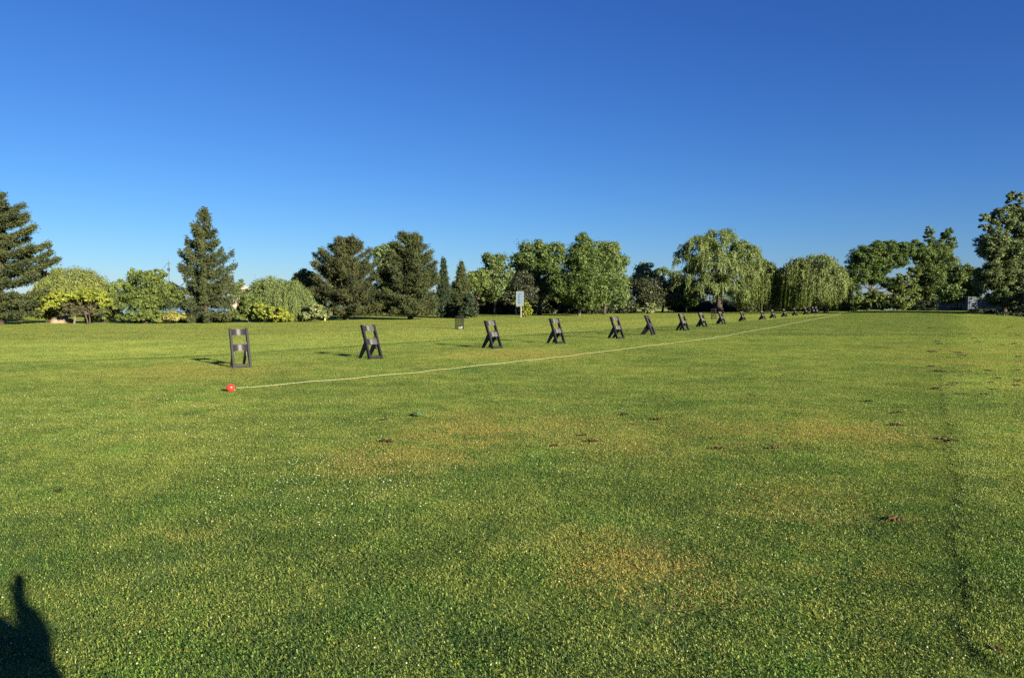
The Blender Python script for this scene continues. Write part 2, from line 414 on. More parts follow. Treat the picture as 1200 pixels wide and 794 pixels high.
# ------------------------------------------------------------------ grass
def grass():
    Vs, Fs, T1, T2, VAR = [], [], [], [], []
    nv = 0
    TR = 0.30
    for var in range(4):
        n = 3800
        r = TR * np.sqrt(rng.random(n)); th = rng.random(n) * 2 * np.pi
        bx, by = r * np.cos(th), r * np.sin(th)
        # tufts: pull blades to clump centres
        cxx = (rng.random(150) - .5) * 2 * TR; cyy = (rng.random(150) - .5) * 2 * TR
        k = rng.integers(0, 150, n)
        pull = rng.random(n) * 0.55
        ok = (cxx[k] ** 2 + cyy[k] ** 2) < TR * TR
        bx = np.where(ok, bx * (1 - pull) + cxx[k] * pull, bx); by = np.where(ok, by * (1 - pull) + cyy[k] * pull, by)
        tall = 0.7 + 0.6 * rng.random(150)
        L = (0.011 + 0.017 * rng.random(n)) * tall[k]
        wd = 0.0009 + 0.0013 * rng.random(n)
        az = rng.random(n) * 2 * np.pi
        lean = 0.35 + 0.75 * rng.random(n)
        dx, dy = np.cos(az), np.sin(az)
        sx_, sy_ = -np.sin(az + rng.normal(0, .5, n)), np.cos(az + rng.normal(0, .5, n))
        z0 = -0.004 * np.ones(n)
        B = np.stack([bx, by, z0], 1)
        S = np.stack([sx_, sy_, 0 * bx], 1) * wd[:, None]
        mid = B + np.stack([dx * np.sin(lean) * L * .45, dy * np.sin(lean) * L * .45, np.cos(lean) * L * .62], 1)
        tip = B + np.stack([dx * np.sin(lean) * L * 1.1, dy * np.sin(lean) * L * 1.1, np.cos(lean) * L * .95], 1)
        # quad: base-left, base-right, mid ; mid quad -> tip  (two quads sharing the mid edge)
        v = np.stack([B - S * .8, B + S * .8, mid + S, mid - S, tip + S * .15, tip - S * .15], 1).reshape(-1, 3)
        b0 = nv + np.arange(n) * 6
        f = np.concatenate([np.stack([b0, b0 + 1, b0 + 2, b0 + 3], 1), np.stack([b0 + 3, b0 + 2, b0 + 4, b0 + 5], 1)])
        t1 = rng.random(n); t2 = rng.random(n)
        Vs.append(v); Fs.append(f); T1 += [np.tile(t1, 2)]; T2 += [np.tile(t2, 2)]; VAR.append(np.full(len(v), var))
        nv += len(v)
        # clover-like small round leaves
        n = 900
        r = TR * np.sqrt(rng.random(n)); th = rng.random(n) * 2 * np.pi
        C = np.stack([r * np.cos(th), r * np.sin(th), 0.010 + 0.014 * rng.random(n)], 1)
        s = 0.0022 + 0.0028 * rng.random(n)
        a = rng.random(n) * 2 * np.pi; tl = rng.normal(0, .5, n); tm = rng.normal(0, .5, n)
        U = np.stack([np.cos(a), np.sin(a), tl], 1) * s[:, None]; W = np.stack([-np.sin(a), np.cos(a), tm], 1) * s[:, None]
        v = np.stack([C - U, C - W, C + U, C + W], 1).reshape(-1, 3)
        b0 = nv + np.arange(n) * 4
        f = np.stack([b0, b0 + 1, b0 + 2, b0 + 3], 1)
        Vs.append(v); Fs.append(f); T1.append(rng.random(n)); T2.append(rng.random(n)); VAR.append(np.full(len(v), var)); nv += len(v)
    # points
    pts = []
    def add(x, y, s, sz=None):
        if y > 48 and (x - 48) * .921 - (y - 70) * .390 > .5: return
        pts.append((x, y, terrain(x, y), s, s if sz is None else sz))
    def rough_scale(x, y):
        s = 1.0
        d = edge_dist(x, y)
        if d > 0.0: s = 1.0 + 0.55 * sst(0, 1.0, d) * (1 - sst(11, 13, d))
        # right of the rut
        xr = RUT[-1].x
        for a, b in zip(RUT[:-1], RUT[1:]):
            if b.y <= y <= a.y:
                xr = b.x + (a.x - b.x) * (y - b.y) / (a.y - b.y)
        if y > RUT[0].y: xr = RUT[0].x + (y - RUT[0].y) * 0.60
        if x > xr:
            s = max(s, 1.45)
        if y < 16 and abs(x - xr) < 0.42: s = -1.0 if x > xr else -2.0
        return s
    step = 0.36
    y = 0.6
    while y < 34:
        hw = 0.74 * y + 2.0
        x = -hw
        while x < hw:
            jx, jy = x + (random.random() - .5) * step * .6, y + (random.random() - .5) * step * .6
            q = rough_scale(jx, jy)
            if q > 0: add(jx, jy, min(q, 1.15) * (0.9 + .2 * random.random()), q * (0.9 + .2 * random.random()))
            x += step
        y += step
    # finer tufts either side of the rut
    for a, b in zip(RUT[:-1], RUT[1:]):
        n = int((a - b).length / .11)
        for k in range(n):
            p = a.lerp(b, k / n)
            for off in np.arange(-.50, .51, .11):
                x_ = p.x + off + random.uniform(-.055, .055) + .015 * math.sin(p.y * 2.3); y_ = p.y + random.uniform(-.05, .05)
                if -.09 < off < -.01: add(x_, y_, .42, .35 + .35 * math.sin(p.y * 4.1) ** 2)
                elif k % 2 == 0 or abs(off) < .15: add(x_, y_, .55 if abs(off) < .15 else .8, 1.55 if off > 0 else .9)
    y = 34.0
    step = 0.80
    while y < 118:
        hw = 0.74 * y + 2.0
        x = -hw
        while x < hw:
            jx, jy = x + (random.random() - .5) * step * .6, y + (random.random() - .5) * step * .6
            add(jx, jy, 2.3 + .4 * random.random(), rough_scale(jx, jy) * 1.3)
            x += step
        y += step
    P = np.array(pts)
    npnt = len(P)
    V = np.concatenate(Vs + [P[:, :3]]); Fq = np.concatenate(Fs)
    me = npmesh('grass', V, Fq, {'tint': np.concatenate(T1), 'tint2': np.concatenate(T2)})
    def pa(name, arr):
        a = me.attributes.new(name, 'FLOAT', 'POINT'); a.data.foreach_set('value', np.asarray(arr, dtype=np.float32))
    pa('is_pt', np.concatenate([np.zeros(nv), np.ones(npnt)]))
    pa('var', np.concatenate(VAR + [rng.integers(0, 4, npnt)]))
    pa('rot', np.concatenate([np.zeros(nv), rng.random(npnt) * 6.283]))
    pa('scl', np.concatenate([np.ones(nv), P[:, 3]]))
    pa('sclz', np.concatenate([np.ones(nv), P[:, 4]]))
    o = obj('grass', me, M_GRASS)
    tag(o, 'short mown green grass with clover covering the practice tee', 'grass', kind='stuff')
    ng = bpy.data.node_groups.new('grass_scatter', 'GeometryNodeTree')
    ng.interface.new_socket('Geometry', in_out='INPUT', socket_type='NodeSocketGeometry')
    ng.interface.new_socket('Geometry', in_out='OUTPUT', socket_type='NodeSocketGeometry')
    gi = ng.nodes.new('NodeGroupInput'); go = ng.nodes.new('NodeGroupOutput')
    def na(name):
        n = ng.nodes.new('GeometryNodeInputNamedAttribute'); n.data_type = 'FLOAT'; n.inputs[0].default_value = name
        return n.outputs[0]
    def cmp(sock, a, b):
        n1 = ng.nodes.new('ShaderNodeMath'); n1.operation = 'COMPARE'
        ng.links.new(sock, n1.inputs[0]); n1.inputs[1].default_value = a; n1.inputs[2].default_value = b
        return n1.outputs[0]
    s0 = ng.nodes.new('GeometryNodeSeparateGeometry'); s0.domain = 'POINT'
    ng.links.new(gi.outputs[0], s0.inputs[0]); ng.links.new(cmp(na('is_pt'), 1, .25), s0.inputs[1])
    jn = ng.nodes.new('GeometryNodeJoinGeometry')
    for v_ in range(4):
        a = ng.nodes.new('GeometryNodeSeparateGeometry'); a.domain = 'POINT'
        ng.links.new(s0.outputs[0], a.inputs[0]); ng.links.new(cmp(na('var'), v_, .25), a.inputs[1])
        t = ng.nodes.new('GeometryNodeSeparateGeometry'); t.domain = 'POINT'
        ng.links.new(s0.outputs[1], t.inputs[0]); ng.links.new(cmp(na('var'), v_, .25), t.inputs[1])
        mp = ng.nodes.new('GeometryNodeMeshToPoints'); ng.links.new(a.outputs[0], mp.inputs[0])
        ip = ng.nodes.new('GeometryNodeInstanceOnPoints')
        ng.links.new(mp.outputs[0], ip.inputs['Points']); ng.links.new(t.outputs[0], ip.inputs['Instance'])
        cb = ng.nodes.new('ShaderNodeCombineXYZ'); ng.links.new(na('rot'), cb.inputs[2])
        ng.links.new(cb.outputs[0], ip.inputs['Rotation'])
        sb = ng.nodes.new('ShaderNodeCombineXYZ')
        sv = na('scl'); ng.links.new(sv, sb.inputs[0]); ng.links.new(sv, sb.inputs[1]); ng.links.new(na('sclz'), sb.inputs[2])
        ng.links.new(sb.outputs[0], ip.inputs['Scale'])
        ng.links.new(ip.outputs[0], jn.inputs[0])
    ng.links.new(jn.outputs[0], go.inputs[0])
    md = o.modifiers.new('scatter', 'NODES'); md.node_group = ng
grass()

# ------------------------------------------------------------------ leaves
def unit(a):
    return a / np.maximum(1e-9, np.linalg.norm(a, axis=1))[:, None]
def leaf_quads(C, Nrm, D, L, W):
    """rhombic leaves at C with normal Nrm, long axis D"""
    Nrm = unit(Nrm); D = D - Nrm * np.sum(D * Nrm, 1)[:, None]; D = unit(D)
    S = np.cross(Nrm, D)
    L = L[:, None]; W = W[:, None]
    v = np.stack([C - D * L * .5, C + S * W * .5 - D * L * .05, C + D * L * .5, C - S * W * .5 - D * L * .05], 1).reshape(-1, 3)
    b = np.arange(len(C)) * 4
    return v, np.stack([b, b + 1, b + 2, b + 3], 1)
def crown_obj(name, parts, m, parent):
    V = []; Fq = []; T = []; nv = 0
    for v, f, t in parts:
        V.append(v); Fq.append(f + nv); T.append(t); nv += len(v)
    me = npmesh(name, np.concatenate(V), np.concatenate(Fq), {'tint': np.concatenate(T)})
    return obj(name, me, m, parent)
def rdir(n):
    return unit(rng.normal(size=(n, 3)))

def clump_leaves(centres, rad, per, size, squash=0.7, outward=None):
    k = np.repeat(np.arange(len(centres)), per)
    d = rdir(len(k))
    rr = rad[k] * (0.35 + 0.65 * rng.random(len(k)) ** 0.5) * (1 + 0.25 * rng.normal(size=len(k)))
    C = centres[k] + d * rr[:, None] * np.array([1, 1, squash])
    ctint = rng.random(len(centres))
    nr = d * 0.9 + rdir(len(k)) * 0.75 + np.array([0, 0, .35])
    L = size * (0.6 + 0.8 * rng.random(len(k))); W = L * (0.55 + .3 * rng.random(len(k)))
    v, f = leaf_quads(C, nr, rdir(len(k)), L, W)
    return v, f, np.clip(ctint[k] * .55 + rng.random(len(k)) * .45, 0, 1)

def lobes_local(base, Y, lobes):
    out = []
    for l in lobes:
        cx, cy, rx, ry = l[:4]
        dz = l[4] if len(l) > 4 else 0.0          # depth offset in metres
        c = at(cx, cy, Y) - base
        out.append((np.array([c.x, dz, c.z]), rx * Y / 867.0, ry * Y / 867.0))
    return out

def trunk_mesh(base_r, top, centres, lean=0.0, n_limb=12, bend=0.15, multi=1):
    bm = bmesh.new()
    for s in range(multi):
        off = Vector(((s - (multi - 1) / 2) * base_r * 2.2, (random.random() - .5) * base_r, 0))
        t = Vector(top) + off * 4
        pts = []
        for i in range(7):
            f = i / 6
            p = off * (1 - f) + t * f + Vector((math.sin(f * 5 + s) * bend * .3, math.cos(f * 4 + s) * bend * .3, 0)) * f
            p.z = max(p.z, 0) if i else -0.15
            pts.append(p)
        tube(bm, pts, [base_r * (1.35 if i == 0 else 1.0 - 0.13 * i) for i in range(7)], 8)
        sel = random.sample(range(len(centres)), min(n_limb, len(centres)))
        for k in sel:
            e = Vector(centres[k])
            f = 0.35 + 0.6 * random.random()
            f = min(f, max(0.25, (e.z * 0.8) / max(t.z, .1)))
            i = int(f * 6); fr = f * 6 - i
            st = pts[i].lerp(pts[min(6, i + 1)], fr)
            mid = st.lerp(e, .5) + Vector((0, 0, -0.08 * (e - st).length + .1)) + Vector((random.random() - .5, random.random() - .5, 0)) * .3
            r0 = base_r * (0.5 - 0.25 * f)
            tube(bm, [st, st.lerp(mid, .5), mid, mid.lerp(e, .6), e], [r0, r0 * .8, r0 * .6, r0 * .35, r0 * .12], 5)
    return bm

def broadleaf(name, label, cat, px, Y, lobes, m, bark=M_BARK, group=None, clump=0.9, per=150, size=0.22, dens=1.0,
              tr=0.16, top_f=0.62, n_limb=14, squash=0.7, multi=1, trunk=True, inner=0.5):
    base = XZ(px, Y)
    root = empty(name, base)
    tag(root, label, cat, group)
    CC = []; RR = []
    for c, rx, rz in lobes_local(base, Y, lobes):
        area = 4 * math.pi * ((rx * rx + 2 * rx * rz) / 3)
        n = max(10, int(dens * area / (clump * clump * 1.5)))
        d = rdir(n)
        rad = inner + (1 - inner) * rng.random(n) ** 0.6
        rad *= 1 + 0.12 * rng.normal(size=n)
        P = c + d * rad[:, None] * np.array([rx, min(rx, 5.0), rz]) * 0.88
        CC.append(P); RR.append(clump * (0.55 + 0.7 * rng.random(n)) * np.clip(rx / 2.2, .35, 1))
    C = np.concatenate(CC); Rr = np.concatenate(RR)
    C[:, 2] = np.maximum(C[:, 2], Rr * squash * 0.9)
    zt = C[:, 2].max() * top_f
    if trunk:
        cm = C.mean(0)
        bm = trunk_mesh(tr, (cm[0] * .6, cm[1] * .6, zt), C, n_limb=n_limb, multi=multi)
        bmobj('trunk', bm, bark, root, True)
    crown_obj('crown', [clump_leaves(C, Rr, per, size, squash)], m, root)
    return root

def willow(name, label, px, Y, lobes, m, group=None, strands=700, leafn=24, droop=(1.5, 4.0), tr=0.3, size=.30, bark=M_BARK, ground=0.3, cat='willow tree', fluff=0.25):
    base = XZ(px, Y)
    root = empty(name, base)
    tag(root, label, cat, group)
    LL = lobes_local(base, Y, lobes)
    tot = sum(rx * rx for _, rx, _ in LL)
    parts = []; CC = []
    for c, rx, rz in LL:
        n = max(40, int(strands * rx * rx / tot))
        # strands in bunches: bunch origins on the dome
        nb = max(6, n // 6)
        d = rdir(nb); d[:, 2] = np.abs(d[:, 2]) * 1.05 - 0.28
        d = unit(d)
        rad = 0.62 + 0.38 * rng.random(nb) ** .6
        O = c + d * rad[:, None] * np.array([rx, min(rx, 5.5), rz])
        CC.append(O)
        k = rng.integers(0, nb, n)
        o = O[k] + rng.normal(size=(n, 3)) * 0.16 * np.array([rx, rx, rz * .6]) * .45
        od = d[k] * np.array([1, 1, 0])
        ln = (droop[0] + (droop[1] - droop[0]) * rng.random(n) ** 1.3) * (0.7 + .3 * rng.random(nb)[k])
        ln = np.minimum(ln, np.maximum(0.5, o[:, 2] - ground * (0.3 + 1.4 * rng.random(n))))
        t = (np.arange(leafn) + 0.5) / leafn
        T = np.tile(t, (n, 1)) + rng.normal(0, .02, (n, leafn))
        arch = 0.35 + 0.5 * rng.random(n)
        Pz = o[:, 2][:, None] + 0.25 * np.sin(np.clip(T * 6, 0, 3.14)) - T ** 1.15 * ln[:, None]
        Pxy = o[:, None, :2] + od[:, None, :2] * (arch[:, None] * (1 - np.exp(-T * 3)))[:, :, None] + rng.normal(0, .05, (n, leafn, 2))
        C = np.concatenate([Pxy, Pz[:, :, None]], 2).reshape(-1, 3)
        C = C[C[:, 2] > 0.05]
        mN = len(C)
        D = np.tile(np.array([0, 0, -1.0]), (mN, 1)) + rng.normal(0, .35, (mN, 3))
        Nn = rdir(mN) * np.array([1, 1, .3]) + (C - c) * 0.25
        Ls = size * (0.7 + .7 * rng.random(mN)); Ws = Ls * 0.34
        v, f = leaf_quads(C, Nn, D, Ls, Ws)
        st = np.repeat(rng.random(nb)[k], leafn)[:mN] if mN <= n * leafn else rng.random(mN)
        parts.append((v, f, np.clip(st * .5 + .5 * rng.random(mN), 0, 1)))
        # fuzzy top
        nf = int(len(O) * fluff * 3)
        if nf > 0:
            parts.append(clump_leaves(O, np.full(len(O), 0.16 * rx + .25), int(30 * fluff * 3), size * .7, .6))
    C = np.concatenate(CC)
    zt = C[:, 2].max() * .72
    cm = C.mean(0)
    bmobj('trunk', trunk_mesh(tr, (cm[0] * .5, cm[1] * .5, zt), C, n_limb=18), bark, root, True)
    crown_obj('crown', parts, m, root)
    return root

def conifer(name, label, px, Y, top_py, prof, m, group=None, whorls=24, per_wh=7, droop=0.25, up=0.0, size=0.30, tr=0.16,
            dens=26, tuft=0.28, zmin=0.3, bark=M_BARK, cat='conifer', side=0.35, tip_x=0.0, gap=0.0, rv=0.46, thin=0.3):
    """prof: list of (height fraction, left radius px, right radius px)"""
    base = XZ(px, Y)
    root = empty(name, base)
    tag(root, label, cat, group)
    H = (at(px, top_py, Y) - base).z
    s = Y / 867.0
    fz = [a[0] for a in prof]; lp = [a[1] * s for a in prof]; rp = [a[2] * s for a in prof]
    bm = bmesh.new()
    tube(bm, [(0, 0, -0.2), (0, 0, H * .3), (tip_x * .4, 0, H * .7), (tip_x, 0, H * .99)], [tr * 1.2, tr, tr * .5, 0.02], 8)
    Cs = []; Ds = []; Ws = []; BT = []
    for w_ in range(whorls):
        f = (w_ + random.random() * .7) / whorls
        z = zmin + (H - zmin) * f
        n = max(4, int(per_wh * (1 - .35 * f)))
        a0 = random.random() * 6.28
        for j in range(n):
            a = a0 + j * 6.283 / n + random.gauss(0, .25)
            rl = np.interp(f, fz, lp); rr = np.interp(f, fz, rp)
            cx = math.cos(a)
            r = (rr if cx > 0 else rl) * abs(cx) + (rl + rr) / 2 * (1 - abs(cx))
            r *= 1.12 - rv + rv * random.random(); lf = min(1.0, 0.1 + f * 3.0)
            if random.random() < gap: r *= .5
            st = Vector((tip_x * f, 0, z))
            pts = []
            for q in range(6):
                t = q / 5
                pts.append(st + Vector((math.cos(a) * r * t, math.sin(a) * r * t, r * (-(droop if droop > 0 else droop * lf) * t + up * lf * t * t + (droop * .5 * lf) * t ** 3))))
            if pts[-1].z < 0.15:
                for p_ in pts: p_.z = max(p_.z, 0.15 + random.random() * .2)
            tube(bm, pts, [0.05 * (1 - .8 * q / 5) * (1.2 - f) for q in range(6)], 4, False)
            nl = max(10, int(dens * r))
            t = rng.random(nl) ** 0.7 * 0.97 + 0.04
            t = np.clip(t, .12 if f < .9 else 0, 1.03)
            pp = np.array([list(p_) for p_ in pts])
            C = np.stack([np.interp(t, np.linspace(0, 1, 6), pp[:, i]) for i in range(3)], 1)
            wdt = side * r * (1.05 - t) * np.minimum(1, t * 3) + tuft * .5
            sd = np.array([-math.sin(a), math.cos(a), 0])
            sgn = rng.normal(0, .6, nl)
            C = C + sd * (sgn * wdt)[:, None] + rng.normal(0, 1, (nl, 3)) * np.array([.06, .06, thin * .4])
            C[:, 2] -= np.abs(sgn) * wdt * droop * .5
            D = np.array([math.cos(a), math.sin(a), -droop + up * 1.2]) + sd * sgn[:, None] * .8 + rng.normal(0, .3, (nl, 3))
            Cs.append(C); Ds.append(D); BT.append(np.full(nl, random.random()))
    bmobj('trunk', bm, bark, root, True)
    C = np.concatenate(Cs); D = unit(np.concatenate(Ds)); bt = np.concatenate(BT)
    # each tuft: 3 crossed slim quads
    parts = []
    for q in range(4):
        n = len(C)
        DD = D + rng.normal(0, .55, (n, 3))
        Nn = rdir(n) + np.array([0, 0, .7])
        Ls = size * (0.6 + .8 * rng.random(n)); W_ = Ls * .30
        v, f = leaf_quads(C + rng.normal(0, tuft * .32, (n, 3)) * np.array([1, 1, .6]), Nn, DD, Ls, W_)
        parts.append((v, f, np.clip(bt * .5 + .5 * rng.random(n), 0, 1)))
    crown_obj('crown', parts, m, root)
    return root

# ------------------------------------------------------------------ trees and shrubs, left to right
GT = 'trees along the far edge of the range'
conifer('pine_tree', 'tall spreading dark pine cut by the left edge of the photo', 0, 55, 225,
        [(0, 48, 48), (.15, 55, 52), (.32, 58, 55), (.45, 60, 58), (.52, 50, 44), (.62, 44, 44), (.75, 32, 34), (.88, 20, 20), (1, 3, 3)], M_PINE, GT,
        whorls=13, per_wh=8, droop=-.02, up=.34, size=.22, dens=140, tuft=.34, tr=.24, side=.22, cat='pine tree', gap=.2, thin=.25)
willow('golden_willow', 'golden green domed willow behind the shrubs at far left', 84, 84, [(84, 343, 36, 30), (115, 352, 16, 14), (60, 352, 18, 18)], M_WILLOW_GOLD, GT, strands=3200, droop=(1.2, 3.5), tr=.25, size=.2)
broadleaf('yellow_green_shrub', 'bright yellow green shrub between the left pine and the reddish small tree', 'shrub', 56, 60, [(52, 358, 18, 17), (66, 350, 14, 10), (38, 366, 12, 10)], M_LEAF_YEL, clump=.55, per=110, size=.16, tr=.05, multi=3)
broadleaf('small_reddish_tree', 'low spreading small tree with grey red twigs under green top, pale short trunk', 'tree', 86, 58, [(90, 357, 17, 11), (106, 362, 14, 8), (74, 362, 11, 8), (98, 351, 14, 8)], M_MIXED, M_BARK_PALE, clump=.45, per=90, size=.13, tr=.09)
broadleaf('leafy_shrub', 'yellow green leafy shrub spreading above the reddish small tree', 'shrub', 104, 57.5, [(104, 346, 22, 7), (84, 349, 15, 5), (121, 354, 11, 8), (68, 356, 8, 6)], M_LEAF_YEL, clump=.5, per=100, size=.15, tr=.06, multi=2)
broadleaf('dark_bush', 'dark green low bush left of the broad green shrub', 'bush', 122, 61, [(118, 366, 16, 10), (138, 368, 12, 8), (104, 370, 12, 6)], M_LEAF_BUSH, clump=.45, per=110, size=.13, tr=.05, multi=3)
broadleaf('broad_shrub_tree', 'broad many stemmed green shrub tree left of the utility pole', 'tree', 160, 60, [(172, 334, 26, 18), (148, 342, 20, 15), (196, 344, 22, 15), (172, 352, 36, 12), (158, 322, 10, 7), (185, 320, 9, 6)], M_LEAF_BUSH, clump=.5, per=150, size=.125, tr=.09, multi=3, dens=1.1)
broadleaf('low_bush', 'low green bush at the foot of the broad shrub tree', 'bush', 170, 58.5, [(162, 368, 14, 9), (180, 370, 16, 7), (146, 372, 10, 5)], M_LEAF_BUSH, clump=.4, per=110, size=.12, tr=.04, multi=3)
broadleaf('weed_clump', 'pale yellow green tall weeds left of the leaning stake', 'weeds', 206, 58.5, [(206, 371, 14, 7), (192, 373, 10, 4)], M_WEED, clump=.35, per=110, size=.12, tr=.02, multi=3, n_limb=6)
broadleaf('weed_clump', 'olive tall weeds below the spruce behind the sand mounds', 'weeds', 248, 61, [(240, 369, 14, 7), (262, 370, 14, 7), (226, 368, 10, 6)], M_WEED, clump=.35, per=110, size=.12, tr=.02, multi=3, n_limb=6)
conifer('spruce_tree', 'tall open spruce with drooping boughs standing clear at left', 241, 60, 241,
        [(0, 34, 36), (.12, 40, 40), (.3, 34, 40), (.45, 29, 33), (.6, 25, 25), (.72, 20, 19), (.84, 12, 12), (.93, 6, 6), (1, 1, 1)], M_SPRUCE, GT,
        whorls=20, per_wh=7, droop=.24, up=.42, size=.19, dens=95, tuft=.15, tr=.17, side=.12, cat='spruce tree', gap=.2, thin=.42)
broadleaf('distant_tree', 'small pale green tree in front of the tan building beside the spruce', 'tree', 279, 200, [(279, 333, 6, 7), (276, 342, 8, 9)], M_LEAF_PALE, clump=1.2, per=80, size=.4, tr=.15)
broadleaf('layered_bush', 'layered dark and yellow green bush right of the spruce', 'bush', 292, 61, [(292, 358, 16, 12), (282, 368, 14, 9), (303, 364, 14, 11), (290, 352, 10, 8), (271, 366, 8, 11)], M_LEAF_BUSH, clump=.5, per=110, size=.14, tr=.06, multi=2)
broadleaf('yellow_bush', 'bright yellow green low bush in front of the pale willow', 'bush', 320, 60, [(320, 367, 18, 9), (306, 362, 10, 9), (334, 371, 12, 6)], M_LEAF_YEL, clump=.4, per=120, size=.13, tr=.04, multi=3)
broadleaf('distant_tree', 'grey green rounded tree top above the layered bush, left of the pale willow', 'tree', 302, 120, [(304, 340, 14, 12), (290, 348, 10, 9)], M_LEAF_BUSH, clump=1.0, per=110, size=.26, tr=.15)
willow('pale_willow', 'low rounded yellow green willow left of the two dark pines', 332, 64, [(318, 345, 20, 21), (340, 345, 20, 16), (332, 352, 26, 16), (352, 352, 10, 14)], M_WILLOW, GT, strands=3000, droop=(1.0, 3.0), tr=.2, size=.14, ground=.1)
willow('shaded_willow', 'olive willow top squeezed between the pale willow and the left dark pine', 358, 76, [(357, 332, 13, 16), (366, 338, 10, 20), (348, 340, 8, 12)], M_WILLOW_DARK, GT, strands=700, droop=(1, 3), tr=.2, size=.22)
broadleaf('variegated_shrub', 'speckled pale green shrub between the two yellow marker posts', 'shrub', 369, 62, [(369, 364, 14, 10), (376, 368, 12, 7), (362, 369, 10, 6)], M_VARI, clump=.4, per=90, size=.17, tr=.04, multi=3)
conifer('dark_pine', 'broad dark pine with ragged top, left one of the two big pines', 405, 70, 277,
        [(0, 34, 38), (.15, 40, 42), (.35, 38, 40), (.5, 33, 35), (.62, 30, 33), (.75, 23, 26), (.88, 12, 15), (1, 3, 3)], M_PINE2, GT,
        rv=.28, whorls=15, per_wh=9, droop=-.1, up=.50, size=.21, dens=100, tuft=.34, tr=.25, side=.24, cat='pine tree', gap=.22, thin=.3)
broadleaf('pale_ash_tree', 'pale green airy tree seen between the two dark pines', 'tree', 455, 90, [(449, 296, 16, 10), (460, 306, 14, 20), (443, 312, 12, 14), (456, 330, 14, 14)], M_LEAF_PALE, group=GT, clump=.8, per=90, size=.24, dens=.9, tr=.2)
conifer('dark_pine', 'rounded dark pine with dense dome top, right one of the two big pines', 481, 71, 277,
        [(0, 34, 29), (.15, 38, 32), (.35, 37, 32), (.55, 30, 28), (.7, 25, 24), (.82, 20, 22), (.93, 15, 15), (1, 8, 8)], M_PINE, GT,
        rv=.22, whorls=16, per_wh=9, droop=-.08, up=.42, size=.21, dens=110, tuft=.34, tr=.25, side=.26, cat='pine tree', gap=.15, thin=.3)
conifer('cypress_tree', 'narrow dark columnar cypress right of the rounded dark pine', 520, 79, 303,
        [(0, 9, 9), (.3, 8, 8), (.5, 6, 5.5), (.65, 4, 3.5), (.8, 3, 2.6), (.92, 2, 1.8), (1, .6, .6)], M_CEDAR, GT,
        whorls=34, per_wh=7, droop=-.6, up=.5, size=.2, dens=110, tuft=.22, tr=.12, side=.4, cat='cypress')
conifer('small_spruce', 'small dark pointed spruce behind the round cedar bush', 541, 80, 307,
        [(0, 17, 17), (.2, 16, 16), (.45, 13, 12), (.65, 9, 8), (.82, 5, 4.5), (1, 1, 1)], M_SPRUCE, GT,
        whorls=26, per_wh=8, droop=.2, up=.1, size=.22, dens=80, tuft=.22, tr=.12, side=.3, cat='spruce tree')
broadleaf('cedar_bush', 'rounded blue green cedar bush below the small spruce', 'bush', 549, 76, [(549, 357, 11, 14), (549, 364, 12, 8)], M_CEDAR, clump=.4, per=120, size=.13, dens=1.4, tr=.06)
broadleaf('oak_tree', 'light green oak with feathery top between cypress and the big dark tree', 'tree', 580, 98, [(579, 306, 15, 13), (588, 322, 14, 14), (572, 326, 16, 14), (582, 338, 22, 14)], M_LEAF_PALE, group=GT, clump=.8, per=110, size=.24, tr=.22)
broadleaf('olive_tree', 'low olive green tree behind the round cedar bush', 'tree', 560, 92, [(560, 328, 14, 12), (552, 332, 12, 10), (566, 342, 14, 14)], M_LEAF_BUSH, group=GT, clump=.7, per=110, size=.22, tr=.16)
broadleaf('big_dark_tree', 'large dark green tree with broken top behind the notice board', 'tree', 632, 100, [(627, 298, 20, 16), (648, 298, 16, 15), (612, 310, 16, 16), (640, 325, 26, 24), (608, 332, 18, 18), (656, 335, 14, 18)], M_LEAF, group=GT, clump=.9, per=120, size=.26, tr=.28)
broadleaf('bare_branch_tree', 'half bare tree with reddish brown twigs above the notice board', 'tree', 613, 88, [(612, 330, 16, 14), (620, 345, 16, 12), (598, 350, 10, 12)], M_TWIG, M_BARK_PALE, group=GT, clump=.6, per=45, size=.18, tr=.14, dens=.8, n_limb=30)
broadleaf('sign_shrub', 'bright green leafy shrub at the right foot of the notice board', 'shrub', 617, 83, [(616, 360, 6, 9), (618, 365, 7, 6), (605, 357, 4, 4)], M_LEAF_YEL, clump=.35, per=80, size=.14, tr=.04, multi=2)
broadleaf('maple_tree', 'dense dark green maple with pointed dome and short bare trunk', 'tree', 678.5, 90, [(684, 284, 11, 11), (685, 300, 22, 18), (688, 322, 31, 22), (664, 338, 20, 19), (690, 343, 34, 17), (712, 335, 18, 20)], M_LEAF, M_BARK_PALE, group=GT, clump=.75, per=150, size=.2, dens=1.3, tr=.17)
broadleaf('green_tree', 'paler green tree rising behind the right side of the dense maple', 'tree', 708, 98, [(714, 297, 19, 14), (722, 312, 14, 18), (716, 335, 20, 20), (726, 348, 12, 12)], M_LEAF_PALE, group=GT, clump=.85, per=130, size=.24, tr=.2)
broadleaf('round_top_tree', 'small pale round topped tree behind the shaggy dark tree', 'tree', 757, 122, [(757, 317, 13, 12), (752, 330, 14, 12)], M_LEAF_PALE, group=GT, clump=1.0, per=110, size=.28, tr=.18)
broadleaf('round_top_tree', 'mid green round topped tree between the pale round top and the airy willow', 'tree', 776, 124, [(775, 321, 9, 9), (790, 330, 12, 12), (782, 342, 22, 14), (806, 335, 8, 8)], M_LEAF, group=GT, clump=1.0, per=110, size=.28, tr=.18)
broadleaf('shaggy_tree', 'dark shaggy tree with brownish leaves and several pale lower stems', 'tree', 760, 112, [(755, 337, 16, 12), (772, 338, 14, 11), (762, 350, 18, 10)], M_TWIG, M_BARK_PALE, group=GT, clump=.8, per=120, size=.24, tr=.14, multi=4)
